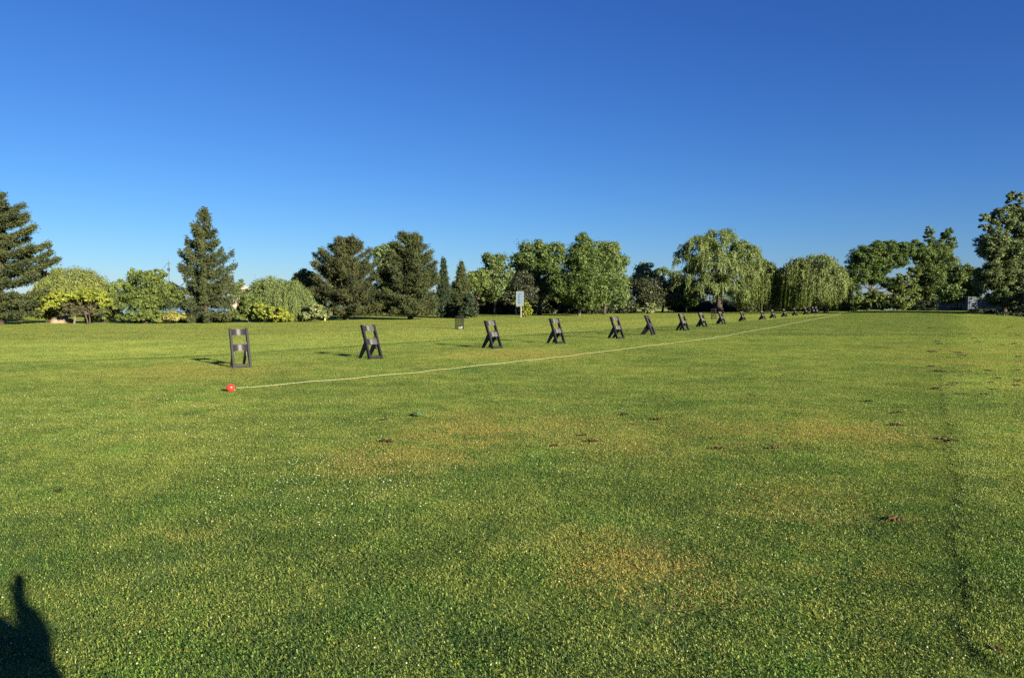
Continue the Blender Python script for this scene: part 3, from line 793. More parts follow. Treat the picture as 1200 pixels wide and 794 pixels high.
broadleaf('shaggy_shrub', 'straggly olive brown shrub at the foot of the shaggy dark tree', 'shrub', 761, 108, [(760, 360, 9, 7), (755, 363, 6, 4)], M_VARI, clump=.5, per=80, size=.2, tr=.05, multi=4)
broadleaf('young_tree', 'young green tree on the bright lawn gap left of the dark hedge', 'tree', 783, 118, [(783, 352, 14, 7), (792, 350, 10, 7)], M_LEAF_BUSH, clump=.7, per=100, size=.24, tr=.10)
willow('airy_willow', 'largest airy pale green willow with thick dark trunk', 843, 110, [(846, 286, 26, 17), (822, 292, 22, 16), (866, 298, 22, 16), (806, 304, 15, 13), (840, 312, 34, 18), (812, 326, 20, 14), (864, 322, 24, 16), (832, 338, 26, 14), (858, 340, 22, 13), (880, 312, 12, 12)], M_WILLOW, GT, strands=2600, leafn=12, droop=(.5, 2.2), tr=.55, size=.28, ground=1.0, fluff=.9)
willow('olive_willow', 'olive willow between the airy willow and the broad shaded one', 893, 114, [(892, 322, 18, 20), (900, 330, 12, 18), (884, 336, 18, 16)], M_WILLOW_DARK, GT, strands=1300, droop=(2, 5), tr=.3, size=.30, ground=.2)
willow('broad_willow', 'broad weeping willow shaded on its left with a pale slim trunk', 948, 112, [(934, 322, 22, 20), (960, 319, 26, 21), (974, 330, 20, 20), (950, 335, 36, 18), (926, 338, 14, 16)], M_WILLOW_DARK, GT, strands=3600, droop=(2, 5), tr=.22, size=.30, bark=M_BARK_PALE, ground=.4)
broadleaf('edge_shrub', 'pale green shrub between the broad willow and the leaning dark oak', 'shrub', 998, 112, [(992, 358, 10, 7), (1004, 356, 9, 8)], M_LEAF_BUSH, clump=.5, per=90, size=.2, tr=.05, multi=3)
broadleaf('leaning_oak', 'dark flat topped oak with visible forked limbs leaning right', 'tree', 1016, 118, [(1014, 302, 20, 15), (1036, 293, 18, 13), (1060, 292, 12, 11), (1006, 320, 16, 13), (1030, 312, 20, 13), (1052, 305, 12, 9), (998, 337, 11, 10), (1046, 332, 13, 9), (1028, 326, 12, 8), (1058, 340, 12, 10), (1004, 350, 10, 7)], M_LEAF_OAK, group=GT, clump=.65, per=120, size=.2, dens=1.0, tr=.26, n_limb=26, squash=.6)
broadleaf('light_shrub_tree', 'light green young tree right of the leaning oak', 'tree', 1060, 104, [(1058, 330, 10, 10), (1066, 345, 12, 14), (1052, 354, 14, 9), (1072, 320, 8, 12)], M_LEAF_BUSH, clump=.6, per=90, size=.2, tr=.09, multi=2)
broadleaf('low_shrub', 'low olive shrub under the leaning oak', 'shrub', 1034, 106, [(1036, 353, 18, 9), (1012, 356, 12, 7), (1026, 348, 12, 8)], M_LEAF_BUSH, clump=.45, per=90, size=.18, tr=.05, multi=3)
broadleaf('twin_top_tree', 'tall dark green tree with two narrow tops right of the leaning oak', 'tree', 1095, 122, [(1089, 278, 7, 12), (1110, 276, 7, 11), (1099, 288, 8, 10), (1074, 288, 7, 9), (1082, 300, 14, 14), (1104, 302, 16, 18), (1117, 286, 7, 8), (1092, 325, 22, 20), (1112, 332, 18, 20), (1088, 345, 18, 16)], M_LEAF, group=GT, clump=.65, per=120, size=.2, dens=1.2, tr=.2, multi=2)
broadleaf('spreading_maple', 'lower bright green maple spreading in front of the twin topped tree', 'tree', 1121, 94, [(1124, 322, 16, 14), (1136, 338, 16, 13), (1118, 344, 18, 12), (1144, 322, 8, 10)], M_LEAF_YEL if False else M_LEAF, group=GT, clump=.7, per=120, size=.22, tr=.10)
broadleaf('poplar_tree', 'tallest silvery green poplar leaning at the right edge of the photo', 'tree', 1180, 80, [(1190, 236, 10, 14), (1176, 256, 14, 16), (1156, 262, 9, 14), (1196, 262, 16, 24), (1166, 288, 20, 20), (1190, 300, 28, 26), (1168, 322, 24, 20), (1196, 335, 30, 24), (1176, 350, 20, 12), (1212, 290, 22, 40)], M_POPLAR, group=GT, clump=.48, per=110, size=.16, dens=1.15, tr=.24, multi=2)
broadleaf('dark_hedge_bush', 'dark low bush at the foot of the right poplar', 'bush', 1196, 77, [(1196, 362, 14, 8), (1206, 350, 14, 14)], M_LEAF_DARK, clump=.5, per=100, size=.16, tr=.05, multi=2)
# shaded understorey behind the front trees
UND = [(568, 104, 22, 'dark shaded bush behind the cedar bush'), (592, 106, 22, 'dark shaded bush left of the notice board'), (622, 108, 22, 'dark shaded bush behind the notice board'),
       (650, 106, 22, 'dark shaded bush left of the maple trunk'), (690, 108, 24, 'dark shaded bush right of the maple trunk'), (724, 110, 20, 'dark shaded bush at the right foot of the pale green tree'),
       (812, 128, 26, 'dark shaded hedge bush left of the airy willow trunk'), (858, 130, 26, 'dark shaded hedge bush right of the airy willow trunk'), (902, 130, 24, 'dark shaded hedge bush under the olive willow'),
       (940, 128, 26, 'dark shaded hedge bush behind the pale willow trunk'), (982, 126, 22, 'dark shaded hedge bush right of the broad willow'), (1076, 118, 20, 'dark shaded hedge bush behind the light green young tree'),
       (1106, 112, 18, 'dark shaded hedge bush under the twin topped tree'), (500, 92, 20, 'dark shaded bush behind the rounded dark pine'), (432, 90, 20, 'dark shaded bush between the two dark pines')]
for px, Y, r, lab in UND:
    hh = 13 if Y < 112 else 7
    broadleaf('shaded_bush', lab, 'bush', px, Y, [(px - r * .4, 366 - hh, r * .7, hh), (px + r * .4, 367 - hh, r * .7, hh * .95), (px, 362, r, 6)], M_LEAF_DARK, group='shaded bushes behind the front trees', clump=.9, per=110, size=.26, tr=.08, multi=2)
# far wood closing the view behind everything
def far_wood():
    Cc = []
    for (p0, p1, Y, h) in ((330, 1420, 190, 5.0), (-200, 330, 540, 7.5), (330, 1420, 215, 6.0)):
        x0, x1 = (p0 - 600) / 867 * Y, (p1 - 600) / 867 * Y
        n = int((x1 - x0) / 1.1)
        for i in range(n):
            x = x0 + (x1 - x0) * random.random()
            hh = h * (.55 + .45 * noise.noise(Vector((x * .06, Y, 0))) + .2 * random.random())
            Cc.append((x, Y + random.uniform(-4, 4), max(.6, hh * random.random())))
    C = np.array(Cc)
    v, f, t = clump_leaves(C, 1.3 + .7 * rng.random(len(C)), 60, .5, .8)
    o = crown_obj('far_wood', [(v, f, t)], M_LEAF, None)
    tag(o, 'low dark band of far off woodland closing the view behind the trees', 'woodland', kind='stuff')
far_wood()

# unseen trees added past the right frame edge to shade the fence and the shed
for px_, Y_, lab in ((1258, 86, 'added shade-casting tree next to the right poplar, outside the right edge'), (1318, 84, 'added shade-casting tree second from the right poplar, outside the right edge')):
    broadleaf('poplar_tree', lab, 'tree', px_, Y_, [(px_, 312, 24, 20), (px_ + 6, 335, 34, 24), (px_, 352, 34, 16)], M_POPLAR, group=GT, clump=.9, per=120, size=.3, dens=1.2, tr=.24)  # added unseen shade trees, built like the right poplar

for i_, (px_, Y_, lab) in enumerate(((1206, 73, 'rightmost added low dark bush along the crest at the right edge'), (1186, 76.5, 'added low dark bush at the left foot of the right poplar'), (1168, 81, 'added low dark bush in front of the board fence'),
        (1150, 86, 'added low dark bush just right of the small shed'), (1118, 98, 'added low dark bush left of the small shed'), (1092, 112, 'added low dark bush at the foot of the twin topped tree'))):
    gy = 354 + 867 * 2.2 / Y_  # dark bushes added along the crest to give its strip of shade
    broadleaf('shaded_bush', lab, 'bush', px_, Y_, [(px_, gy - 3, 15, 4.5), (px_ + 8, gy - 4, 8, 5)], M_LEAF_DARK, group='shaded bushes behind the front trees', clump=.4, per=110, size=.14, tr=.04, multi=2)
broadleaf('green_tree', 'mid green tree filling the gap right of the pale green tree behind the maple', 'tree', 738, 116, [(738, 340, 12, 13), (732, 352, 14, 9)], M_LEAF, group=GT, clump=.8, per=110, size=.24, tr=.15)
broadleaf('green_tree', 'small dark tree tucked under the left side of the airy willow', 'tree', 804, 120, [(803, 338, 13, 14), (812, 350, 14, 9)], M_LEAF, group=GT, clump=.8, per=110, size=.24, tr=.15)


# ------------------------------------------------------------------ bag stands
m, nt, out = newmat('black_plastic_lumber')
tc = N(nt, 'ShaderNodeTexCoord').outputs['Object']
mp = N(nt, 'ShaderNodeMapping'); mp.inputs['Scale'].default_value = (30, 30, 3); nt.links.new(tc, mp.inputs[0])
n = noise_(nt, mp.outputs[0], 2.0, 5, .7)
c = ramp(nt, n, [(.3, (.003, .004, .006)), (.7, (.008, .009, .012))])
pb = principled(nt, out, c, ramp(nt, n, [(.3, (.42,) * 3), (.7, (.62,) * 3)]), 0.3)
M_BLK = m
m, nt, out = newmat('slat_highlight')
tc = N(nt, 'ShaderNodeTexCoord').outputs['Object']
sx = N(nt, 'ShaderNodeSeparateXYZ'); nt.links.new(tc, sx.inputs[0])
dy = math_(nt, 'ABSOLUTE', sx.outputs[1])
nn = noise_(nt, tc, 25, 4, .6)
glint = math_(nt, 'MULTIPLY', math_(nt, 'SUBTRACT', 0.085, math_(nt, 'ADD', dy, math_(nt, 'MULTIPLY', nn, .06)), clamp=True), 28.0, clamp=True)
c = mix(nt, glint, (.016, .016, .019), (.095, .095, .095))  # pale patch at the slat centre: highlight of the bow painted in
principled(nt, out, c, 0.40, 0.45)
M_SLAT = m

def profile_board(bm, pts, y0, y1):
    a = [bm.verts.new((x, y0, z)) for x, z in pts]; b = [bm.verts.new((x, y1, z)) for x, z in pts]
    n = len(pts)
    bm.faces.new(a); bm.faces.new(b[::-1])
    for i in range(n): bm.faces.new((a[i], b[i], b[(i + 1) % n], a[(i + 1) % n]))
    bmesh.ops.recalc_face_normals(bm, faces=bm.faces[:])
SH = 0.92
def lad(z): return 0.30 - 0.40 * z / SH
def make_stand():
    root = empty('golf_bag_stand', (0, 0, 0))
    for s in (-1, 1):
        bm = bmesh.new()
        y0 = s * .212; y1 = s * .162
        profile_board(bm, [(lad(0) - .070, 0), (lad(0) + .040, 0), (lad(SH) + .036, SH), (lad(SH) - .068, SH - .01)], y0, y1)
        bmesh.ops.bevel(bm, geom=bm.edges[:], offset=.005, segments=1, affect='EDGES')
        bmobj('front_rail', bm, M_BLK, root)
        bm = bmesh.new()
        profile_board(bm, [(-.345, 0), (-.225, 0), (lad(.36) - .10, .30), (lad(.40) - .01, .24), (lad(.60) + .0, .60), (lad(.60) - .05, .585), (lad(.5) - .13, .47)],
                      s * .159, s * .125)
        bmesh.ops.bevel(bm, geom=bm.edges[:], offset=.004, segments=1, affect='EDGES')
        bmobj('rear_leg', bm, M_BLK, root)
    # slats, bowed inwards where the bag leans
    for z0, z1, bow in ((SH - .165, SH - .025, .05), (.395, .535, .05), (.03, .09, .0)):
        bm = bmesh.new()
        ang = math.atan2(.40, SH)
        rows = []
        for j in range(13):
            y = -.1605 + .321 * j / 12
            bb = -bow * (1 - (y / .16) ** 2)
            q = []
            for (dz, dt) in ((z0, .014), (z1, .014), (z1, -.014), (z0, -.014)):
                q.append(bm.verts.new((lad(dz) + dt + bb, y, dz)))
            rows.append(q)
        for a, b in zip(rows[:-1], rows[1:]):
            for i in range(4): bm.faces.new((a[i], a[(i + 1) % 4], b[(i + 1) % 4], b[i]))
        bm.faces.new(rows[0][::-1]); bm.faces.new(rows[-1])
        bmesh.ops.recalc_face_normals(bm, faces=bm.faces[:])
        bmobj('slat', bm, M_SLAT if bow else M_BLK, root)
    bm = bmesh.new()
    tube(bm, [(lad(.56), -.216, .55), (lad(.56), .216, .55)], .010, 8)
    bmobj('hinge_bolt', bm, simple('bolt_steel', (.05, .05, .05), .5, .4, .1, 20), root)
    return root
def copy_tree(o):
    c = o.copy(); col.objects.link(c)
    for ch in o.children:
        d = ch.copy(); col.objects.link(d); d.parent = c
    return c
# (px centre of feet, base py, sin of turn, width hint, label)
STANDS = [
 (281, 430.2, 11, 'nearest black slatted golf bag stand, beside the red tee marker, facing the viewer'),
 (433.5, 420.3, 33, 'second nearest black golf bag stand, right of the one by the red tee marker'),
 (576, 408.2, 41, 'black golf bag stand just right of the wire mesh bin, third along the row'),
 (651, 402.5, 43, 'black golf bag stand standing alone below the pale notice board, fourth along the row'),
 (721.5, 396.8, 46, 'black golf bag stand below the dense round maple, fifth along the row'),
 (759.5, 392.6, 71, 'thin looking black golf bag stand seen nearly edge on, sixth along the row'),
 (799.5, 387.4, 52, 'black golf bag stand left of the big airy willow trunk, seventh along the row'),
 (822, 383.3, 57, 'black golf bag stand just left of the small dark mesh bin, eighth along the row'),
 (844.5, 379.8, 62, 'black golf bag stand directly under the airy willow trunk, ninth along the row'),
 (869.5, 377.0, 62, 'black golf bag stand right of the airy willow trunk, tenth along the row'),
 (893, 375.2, 60, 'eleventh black golf bag stand along the row, first of the close far cluster'),
 (905.2, 373.2, 60, 'twelfth black golf bag stand along the row'),
 (918.7, 371.7, 62, 'thirteenth black golf bag stand along the row'),
 (931.2, 370.1, 64, 'fourteenth black golf bag stand along the row'),
 (944, 368.9, 60, 'fifth from the far end of the row, small black golf bag stand before the pale willow trunk'),
 (952.5, 368.0, 64, 'left one of the close pair of black bag stands right of the pale willow trunk'),
 (956.5, 367.8, 58, 'right one of the close pair of black bag stands right of the pale willow trunk'),
 (967.5, 367.0, 62, 'farthest black golf bag stand at the right end of the row'),
]
STANDS[14] = (944, 368.9, 60, 'fifteenth black golf bag stand, just left of the pale willow trunk')
proto = None
for i, (px, py, turn, lab) in enumerate(STANDS):
    c = gp(px, py)
    view_az = math.atan2(c.x, c.y)                    # from camera, clockwise from +Y
    # front faces back to the camera, turned to the right by `turn`
    front_az = view_az + math.pi - R(turn)
    d = Vector((math.sin(front_az), math.cos(front_az), 0))
    if i == 0:
        proto = make_stand(); o = proto
    else:
        o = copy_tree(proto)
    o.location = (c.x, c.y, terrain(c.x, c.y) + 0.004)
    o.rotation_euler = (R(random.uniform(-.8, .8)), R(random.uniform(-.8, .8)), math.atan2(d.y, d.x))
    o.scale = (1, 1, 1)
    tag(o, lab, 'bag stand', 'black golf bag stands lined up along the tee')

# ------------------------------------------------------------------ rope and marker
ROPE = [(276, 456.6), (300, 454.7), (363, 448.9), (413, 444.6), (451, 440.8), (491.4, 437.4), (514, 434.5), (552, 430.5), (600, 425.2), (663, 418.5),
        (701, 413.4), (726, 410.6), (751, 407.1), (789, 402.3), (827, 397.8), (852, 394.2), (900, 385.4), (925, 380.2), (950, 375.4), (973, 370.8), (986, 368.2)]
bm = bmesh.new()
rp = [gp(*q) for q in ROPE]
pts = []
for a, b in zip(rp[:-1], rp[1:]):
    L = (b - a).length; n = max(2, int(L / .35))
    for k in range(n):
        p = a.lerp(b, k / n)
        wv = .018
        p = p + Vector((math.sin(p.y * 3.1) * wv + random.gauss(0, .006), 0, 0))
        p.z = terrain(p.x, p.y) + .030 + .005 * math.sin(p.y * 5) + .020 * sst(29, 35, p.y)
        pts.append(p)
tube(bm, pts, [.0046 + .00007 * p.y for p in pts], 6)
m, nt, out = newmat('rope_fibre')
tc = N(nt, 'ShaderNodeTexCoord').outputs['Object']
c = ramp(nt, noise_(nt, tc, 30, 3), [(.35, (.19, .20, .10)), (.65, (.31, .32, .19))])
principled(nt, out, c, .8, .2)
rope = bmobj('rope', bm, m, None, True)
tag(rope, 'thin pale yellow rope lying along the grass from the red tee marker', 'rope')

c = gp(270.5, 459.3)
root = empty('tee_marker', c + Vector((0, 0, 0)))
tag(root, 'round red tee marker ball at the near end of the rope', 'tee marker')
bm = bmesh.new()
bmesh.ops.create_icosphere(bm, subdivisions=4, radius=.070, matrix=Matrix.Translation((0, 0, .074)) @ Matrix.Diagonal((1, 1, .95, 1)))
for v in bm.verts:
    nn_ = noise.noise(v.co * 12) * .006
    v.co += (v.co - Vector((0, 0, .074))).normalized() * nn_
bmobj('ball', bm, simple('red_plastic', (.72, .035, .025), .35, .5, .12, 14), root, True)
bm = bmesh.new()
tube(bm, [(0, 0, -.05), (0, 0, .03)], .012, 8)
bmobj('spike', bm, simple('spike_steel', (.3, .3, .3), .4, .5, .1, metal=1.0), root)
bm = bmesh.new()
a = rp[0] - c
tube(bm, [(0.07, .0, .035), (a.x * .6, a.y * .6, .02), (a.x, a.y, .03)], .010, 6)
bmobj('rope_loop', bm, rope.data.materials[0], root, True)

# ------------------------------------------------------------------ wire bins
M_WIRE = simple('black_wire', (.012, .012, .012), .5, .4, .2, 30)
def wire_bin(name, label, loc, w, h, gap=.045, wr=.0045, ring=True):
    root = empty(name, loc)
    tag(root, label, 'litter bin')
    bm = bmesh.new(); r = w / 2
    n = int(2 * math.pi * r / gap)
    for k in range(n):
        a = 2 * math.pi * k / n
        tube(bm, [(r * math.cos(a), r * math.sin(a), .03), (r * math.cos(a), r * math.sin(a), h)], wr, 4, False)
    k = .03
    while k < h:
        tube(bm, [(r * math.cos(t * .2618), r * math.sin(t * .2618), k) for t in range(25)], wr, 4, False)
        k += gap
    bmobj('mesh_side', bm, M_WIRE, root)
    for zz in (.03, h):
        bm = bmesh.new()
        tube(bm, [(r * 1.01 * math.cos(t * .2618), r * 1.01 * math.sin(t * .2618), zz) for t in range(25)], .013, 6, False)
        bmobj('rim', bm, M_WIRE, root)
    for t in range(4):
        a = t * math.pi / 2 + .4
        bm = bmesh.new()
        tube(bm, [(r * 1.03 * math.cos(a), r * 1.03 * math.sin(a), -.02), (r * 1.03 * math.cos(a), r * 1.03 * math.sin(a), h + .02)], .014, 6)
        bmobj('upright', bm, M_WIRE, root)
    bm = bmesh.new()
    bmesh.ops.create_circle(bm, cap_ends=True, radius=r * .98, segments=24, matrix=Matrix.Translation((0, 0, .035)))
    bmobj('base', bm, M_WIRE, root)
    return root
c = gp(538.5, 386.2)
wire_bin('litter_bin', 'tall black wire mesh bin on the grass with white litter in the bottom', c, .53, .84)
bm = bmesh.new()
for q in range(7):
    M_ = Matrix.Translation((random.uniform(-.14, .14), random.uniform(-.14, .14), .08 + random.random() * .09)) @ Matrix.Rotation(random.random() * 3, 4, 'X') @ Matrix.Rotation(random.random() * 3, 4, 'Z') @ Matrix.Diagonal((1.2, .7, .5, 1))
    bmesh.ops.create_icosphere(bm, subdivisions=2, radius=random.uniform(.05, .09), matrix=M_)
for v in bm.verts: v.co += noise.noise_vector(v.co * 25) * .02
lt = bmobj('litter', bm, simple('white_paper', (.75, .75, .72), .7, .2, .08, 10))
lt.location = c; tag(lt, 'crumpled white litter lying in the bottom of the wire mesh bin', 'litter')
c = gp(836.3, 374.5)
wire_bin('litter_bin', 'small dark wire mesh bin far off, left of the airy willow trunk', c, .5, 1.05, .07, .006)

# ------------------------------------------------------------------ notice board
Y = 81.5
c = XZ(609.3, Y)
root = empty('notice_board', c, R(-8))
tag(root, 'pale blue white notice board with rows of dark writing on a single post', 'sign')
k = Y / 867
top = (at(609, 341.5, Y) - c).z; bot = (at(609, 358, Y) - c).z
bm = bmesh.new(); box(bm, (0, 0, (top + bot) / 2), (8.4 * k, .05, top - bot), bevel=.01)
bd = bmobj('board', bm, simple('board_white', (.13, .18, .225), .5, .4, .05, 4), root)
bm = bmesh.new(); box(bm, (.12, .06, top / 2 - .1), (.10, .10, top + .1), bevel=.01)
bmobj('post', bm, simple('post_paint', (.26, .26, .22), .6, .3, .1), root)
bm = bmesh.new()
hh = top - bot; ww = 8.4 * k
for r_ in range(7):
    z = top - hh * (.13 + .12 * r_)
    if r_ == 0: box(bm, (0, -.0275, z), (ww * .7, .004, hh * .035)); continue
    box(bm, (-ww * .17, -.0275, z), (ww * .30, .004, hh * .055))
    for q in range(3): box(bm, (ww * (.08 + .11 * q), -.0275, z), (ww * .075, .004, hh * .028))
bmobj('writing', bm, simple('board_ink', (.02, .035, .075), .6, .2, .1), bd)
bm = bmesh.new()
for s in (-1, 1): box(bm, (s * ww * .5, 0, (top + bot) / 2), (.05, .07, hh + .06))
for s in (top, bot): box(bm, (0, 0, s), (ww - .052, .068, .05))
bmobj('frame', bm, simple('board_frame', (.15, .20, .23), .5, .4, .1), bd)

# small posts and stakes
def stake(name, label, px, py, top_py, w, colr, cat='post', lean=0.0, Y=None):
    c = gp(px, py) if Y is None else XZ(px, Y)
    h = (at(px, top_py, c.y) - c).z
    bm = bmesh.new(); box(bm, (0, 0, h / 2 - .05), (w, w, h + .1), bevel=w * .12)
    bm2 = None
    o = bmobj(name, bm, colr); o.location = c; o.rotation_euler = (0, lean, 0)
    tag(o, label, cat); return o
M_YEL = simple('yellow_paint', (.45, .42, .12), .6, .3, .08)
M_WHT = simple('weathered_white', (.34, .33, .29), .7, .2, .1)
stake('marker_post', 'short yellow marker post at the left foot of the variegated shrub', 356.2, 376.6, 371.8, .09, M_YEL)
stake('marker_post', 'short yellow marker post at the right foot of the variegated shrub', 381, 376.0, 370.8, .11, M_YEL)
stake('white_post', 'stubby white post left of the notice board', 604.6, 369.0, 361.0, .17, M_WHT)
stake('leaning_stake', 'thin pale stake leaning left in tall weeds beside the sand bank', 221.5, 376.2, 364, .05, M_WHT, 'stake', R(-22))

# ------------------------------------------------------------------ utility pole
Y = 92.0
c = XZ(198.8, Y)
root = empty('utility_pole', c)
tag(root, 'slender utility pole rising behind the broad green shrub beside the spruce', 'pole')
top = (at(199, 305.5, Y) - c).z
bm = bmesh.new(); tube(bm, [(0, 0, -.5), (0, 0, top)], [.09, .05], 8)
bmobj('shaft', bm, simple('pale_pole', (.09, .088, .085), .7, .3, .15), root, True)
bm = bmesh.new(); tube(bm, [(-.02, -.02, top - 1.25), (-.02, -.02, top - .9)], .15, 8)
bmobj('transformer', bm, M_WIRE, root)
bm = bmesh.new(); box(bm, (-.05, 0, top - .35), (.45, .07, .07))
bmobj('crossarm', bm, M_BARK, root)
bm = bmesh.new(); tube(bm, [(-.25, 0, top - .35), (-6, 10, top - 1.3), (-12, 22, top - .6)], .022, 4)
bmobj('cable', bm, M_WIRE, root)

# ------------------------------------------------------------------ houses far off
M_GLASS = simple('window_glass', (.03, .04, .05), .08, .6, .2)
def house(name, label, px, Y, wpx, wall_py, ridge_py, wallc, roofc, depth=8, rz=0.0, nwin=4):
    c = XZ(px, Y); k = Y / 867
    root = empty(name, c, rz); tag(root, label, 'house')
    w = wpx * k; hw_ = (at(px, wall_py, Y) - c).z; hr = (at(px, ridge_py, Y) - c).z
    bm = bmesh.new(); box(bm, (0, 0, hw_ / 2 - .5), (w, depth, hw_ + 1))
    bmobj('wall', bm, simple('wall_' + name, wallc, .8, .2, .06, 2), root)
    bm = bmesh.new()
    e = .5
    a = [(-w / 2 - e, -depth / 2 - e, hw_ - .1), (w / 2 + e, -depth / 2 - e, hw_ - .1), (w / 2 + e, depth / 2 + e, hw_ - .1), (-w / 2 - e, depth / 2 + e, hw_ - .1),
         (-w / 2 + w * .12, 0, hr), (w / 2 - w * .12, 0, hr)]
    v = [bm.verts.new(q) for q in a]
    for f in ((0, 1, 5, 4), (2, 3, 4, 5), (1, 2, 5), (3, 0, 4), (3, 2, 1, 0)): bm.faces.new([v[i] for i in f])
    bmesh.ops.recalc_face_normals(bm, faces=bm.faces[:])
    bmobj('roof', bm, simple('roof_' + name, roofc, .8, .2, .12, 3), root)
    for q in range(nwin):
        x = -w / 2 + w * (q + .5) / nwin
        bm = bmesh.new(); box(bm, (x, -depth / 2 - .02, hw_ * .55), (w / nwin * .5, .06, hw_ * .34))
        fr = bmobj('window', bm, M_WHT, root)
        bm = bmesh.new(); box(bm, (x, -depth / 2 - .055, hw_ * .55), (w / nwin * .5 - .16, .02, hw_ * .34 - .16))
        bmobj('pane', bm, M_GLASS, fr)
    return root
house('lake_house', 'white walled house with pinkish roof across the pond, left of the broad green shrub', 127, 500, 22, 354, 347.5, (.42, .41, .39), (.30, .21, .17), 10, 0, 5)
house('tan_building', 'pale tan building far off beside the right edge of the spruce', 283, 260, 12, 339, 334.5, (.30, .25, .19), (.34, .28, .22), 12, 0, 3)
house('glass_building', 'white roofed building with blue green glass seen through the oak', 1042, 170, 34, 345.5, 341.5, (.06, .10, .10), (.16, .16, .155), 12, R(-6), 6)

# sheds and fence at the right
c = XZ(1158, 96)
root = empty('board_fence', c, R(-14)); tag(root, 'weathered grey board fence in deep shade behind the right poplar', 'fence')
k = 96 / 867
for i in range(5):
    bm = bmesh.new()
    for q in range(14): box(bm, (-5.6 + i * 2.6 + q * .18, random.uniform(-.006, .006), .95 + random.uniform(-.02, .02)), (.165, .03, 1.9))
    bmobj('panel', bm, simple('grey_boards', (.13, .14, .16), .85, .2, .25, 3), root)
for i in range(6):
    bm = bmesh.new(); box(bm, (-5.7 + i * 2.6, .09, 1.0), (.12, .12, 2.1), bevel=.01)
    bmobj('post', bm, simple('grey_posts', (.2, .2, .2), .85, .2, .25, 3), root)
c = XZ(1137.5, 92)
root = empty('utility_shed', c, R(-10)); tag(root, 'small pale blue grey shed at the left end of the shaded board fence', 'shed')
bm = bmesh.new(); box(bm, (0, 0, .80), (1.1, 1.3, 1.8)); bmobj('wall', bm, simple('shed_wall', (.055, .075, .10), .7, .3, .1, 3), root)
bm = bmesh.new(); box(bm, (0, 0, 1.76), (1.25, 1.45, .08), bevel=.02); bmobj('roof', bm, simple('shed_roof', (.09, .10, .11), .7, .3, .1, 3), root)
bm = bmesh.new(); box(bm, (-.05, -.67, .8), (.7, .04, 1.5), bevel=.01); dr = bmobj('door', bm, simple('shed_door', (.06, .08, .105), .6, .3, .08, 3), root)
bm = bmesh.new(); box(bm, (.2, -.70, .8), (.03, .03, .14)); bmobj('handle', bm, M_WIRE, dr)

# ------------------------------------------------------------------ sand bank, stump, mound on the left
M_SAND = simple('pale_sand', (.36, .30, .20), .9, .1, .18, 3, .5)
def mound(name, label, px, Y, wpx, h, m_, cat, depth=1.6, seed=1.0):
    c = XZ(px, Y); k = Y / 867; w = wpx * k
    bm = bmesh.new()
    bmesh.ops.create_icosphere(bm, subdivisions=4, radius=1, matrix=Matrix.Diagonal((w / 2, depth, h, 1)))
    for v in bm.verts:
        nz = noise.noise(Vector((v.co.x * .9, v.co.y * .9, v.co.z * 1.5 + seed)))
        v.co *= 1 + .28 * nz
        if v.co.z < 0: v.co.z *= .3
    o = bmobj(name, bm, m_, None, True); o.location = c; tag(o, label, cat); return o
YL = gp(240, 376.4).y
mound('sand_mound', 'low bare pale sand mound in front of the spruce, right of the leaning stake', 232, YL, 18, .30, M_SAND, 'mound', .9, 1)
mound('sand_mound', 'weedy sloping sand mound right of the dark tree stump', 257, YL + 2, 26, .48, simple('weedy_sand', (.24, .22, .11), .9, .1, .4, 2.5, .5), 'mound', 1.2, 5)
mound('soil_mound', 'tan brown soil heap half hidden under the reddish small tree at far left', 74, 60, 20, .55, simple('tan_soil', (.20, .15, .105), .9, .1, .2, 3, .5), 'mound', 1.5, 9)
c = gp(241.8, 376.6)
root = empty('tree_stump', c); tag(root, 'short dark tree stump between the two sand mounds', 'stump')
bm = bmesh.new(); tube(bm, [(0, 0, -.05), (.01, 0, .1), (-.02, 0, .28), (0.0, 0, .42)], [.16, .12, .11, .12], 9)
bmobj('trunk', bm, simple('dark_wood', (.035, .022, .018), .8, .2, .3, 9, .6), root, True)

# ------------------------------------------------------------------ dirt clods / divots
M_CLOD = simple('brown_soil', (.125, .080, .045), .95, .1, .35, 40, .7)
M_CLOD_D = simple('dark_soil', (.050, .034, .021), .95, .1, .35, 40, .7)
def clod_mesh(seed):
    r = random.Random(seed)
    bm = bmesh.new()
    for q in range(9):
        M_ = Matrix.Translation((r.gauss(0, .45), r.gauss(0, .28), r.uniform(.0, .22))) @ Matrix.Rotation(r.random() * 6, 4, 'Z') @ Matrix.Diagonal((r.uniform(.18, .42), r.uniform(.15, .3), r.uniform(.12, .25), 1))
        bmesh.ops.create_icosphere(bm, subdivisions=2, radius=1, matrix=M_)
    for v in bm.verts:
        v.co += noise.noise_vector(v.co * 4 + Vector((seed, 0, 0))) * .14
        v.co.z = max(v.co.z, -.1)
    me = bpy.data.meshes.new('soil_clod'); bm.to_mesh(me); bm.free()
    me.polygons.foreach_set('use_smooth', [True] * len(me.polygons))
    return me
cmesh = [clod_mesh(s) for s in range(4)]
dmesh = [m_.copy() for m_ in cmesh]
for m_ in cmesh: m_.materials.append(M_CLOD)
for m_ in dmesh: m_.materials.append(M_CLOD_D)
def clod(px, py, size, k, label, grp, dark=False):
    o = bpy.data.objects.new('soil_clod', (dmesh if dark else cmesh)[k % 4]); col.objects.link(o)
    c = gp(px, py); o.location = c + Vector((0, 0, .024)); o.scale = (size * 1.15, size * 1.15, size * .8)
    o.rotation_euler = (0, 0, random.random() * .8 - .4)
    tag(o, label, 'soil clod', grp)
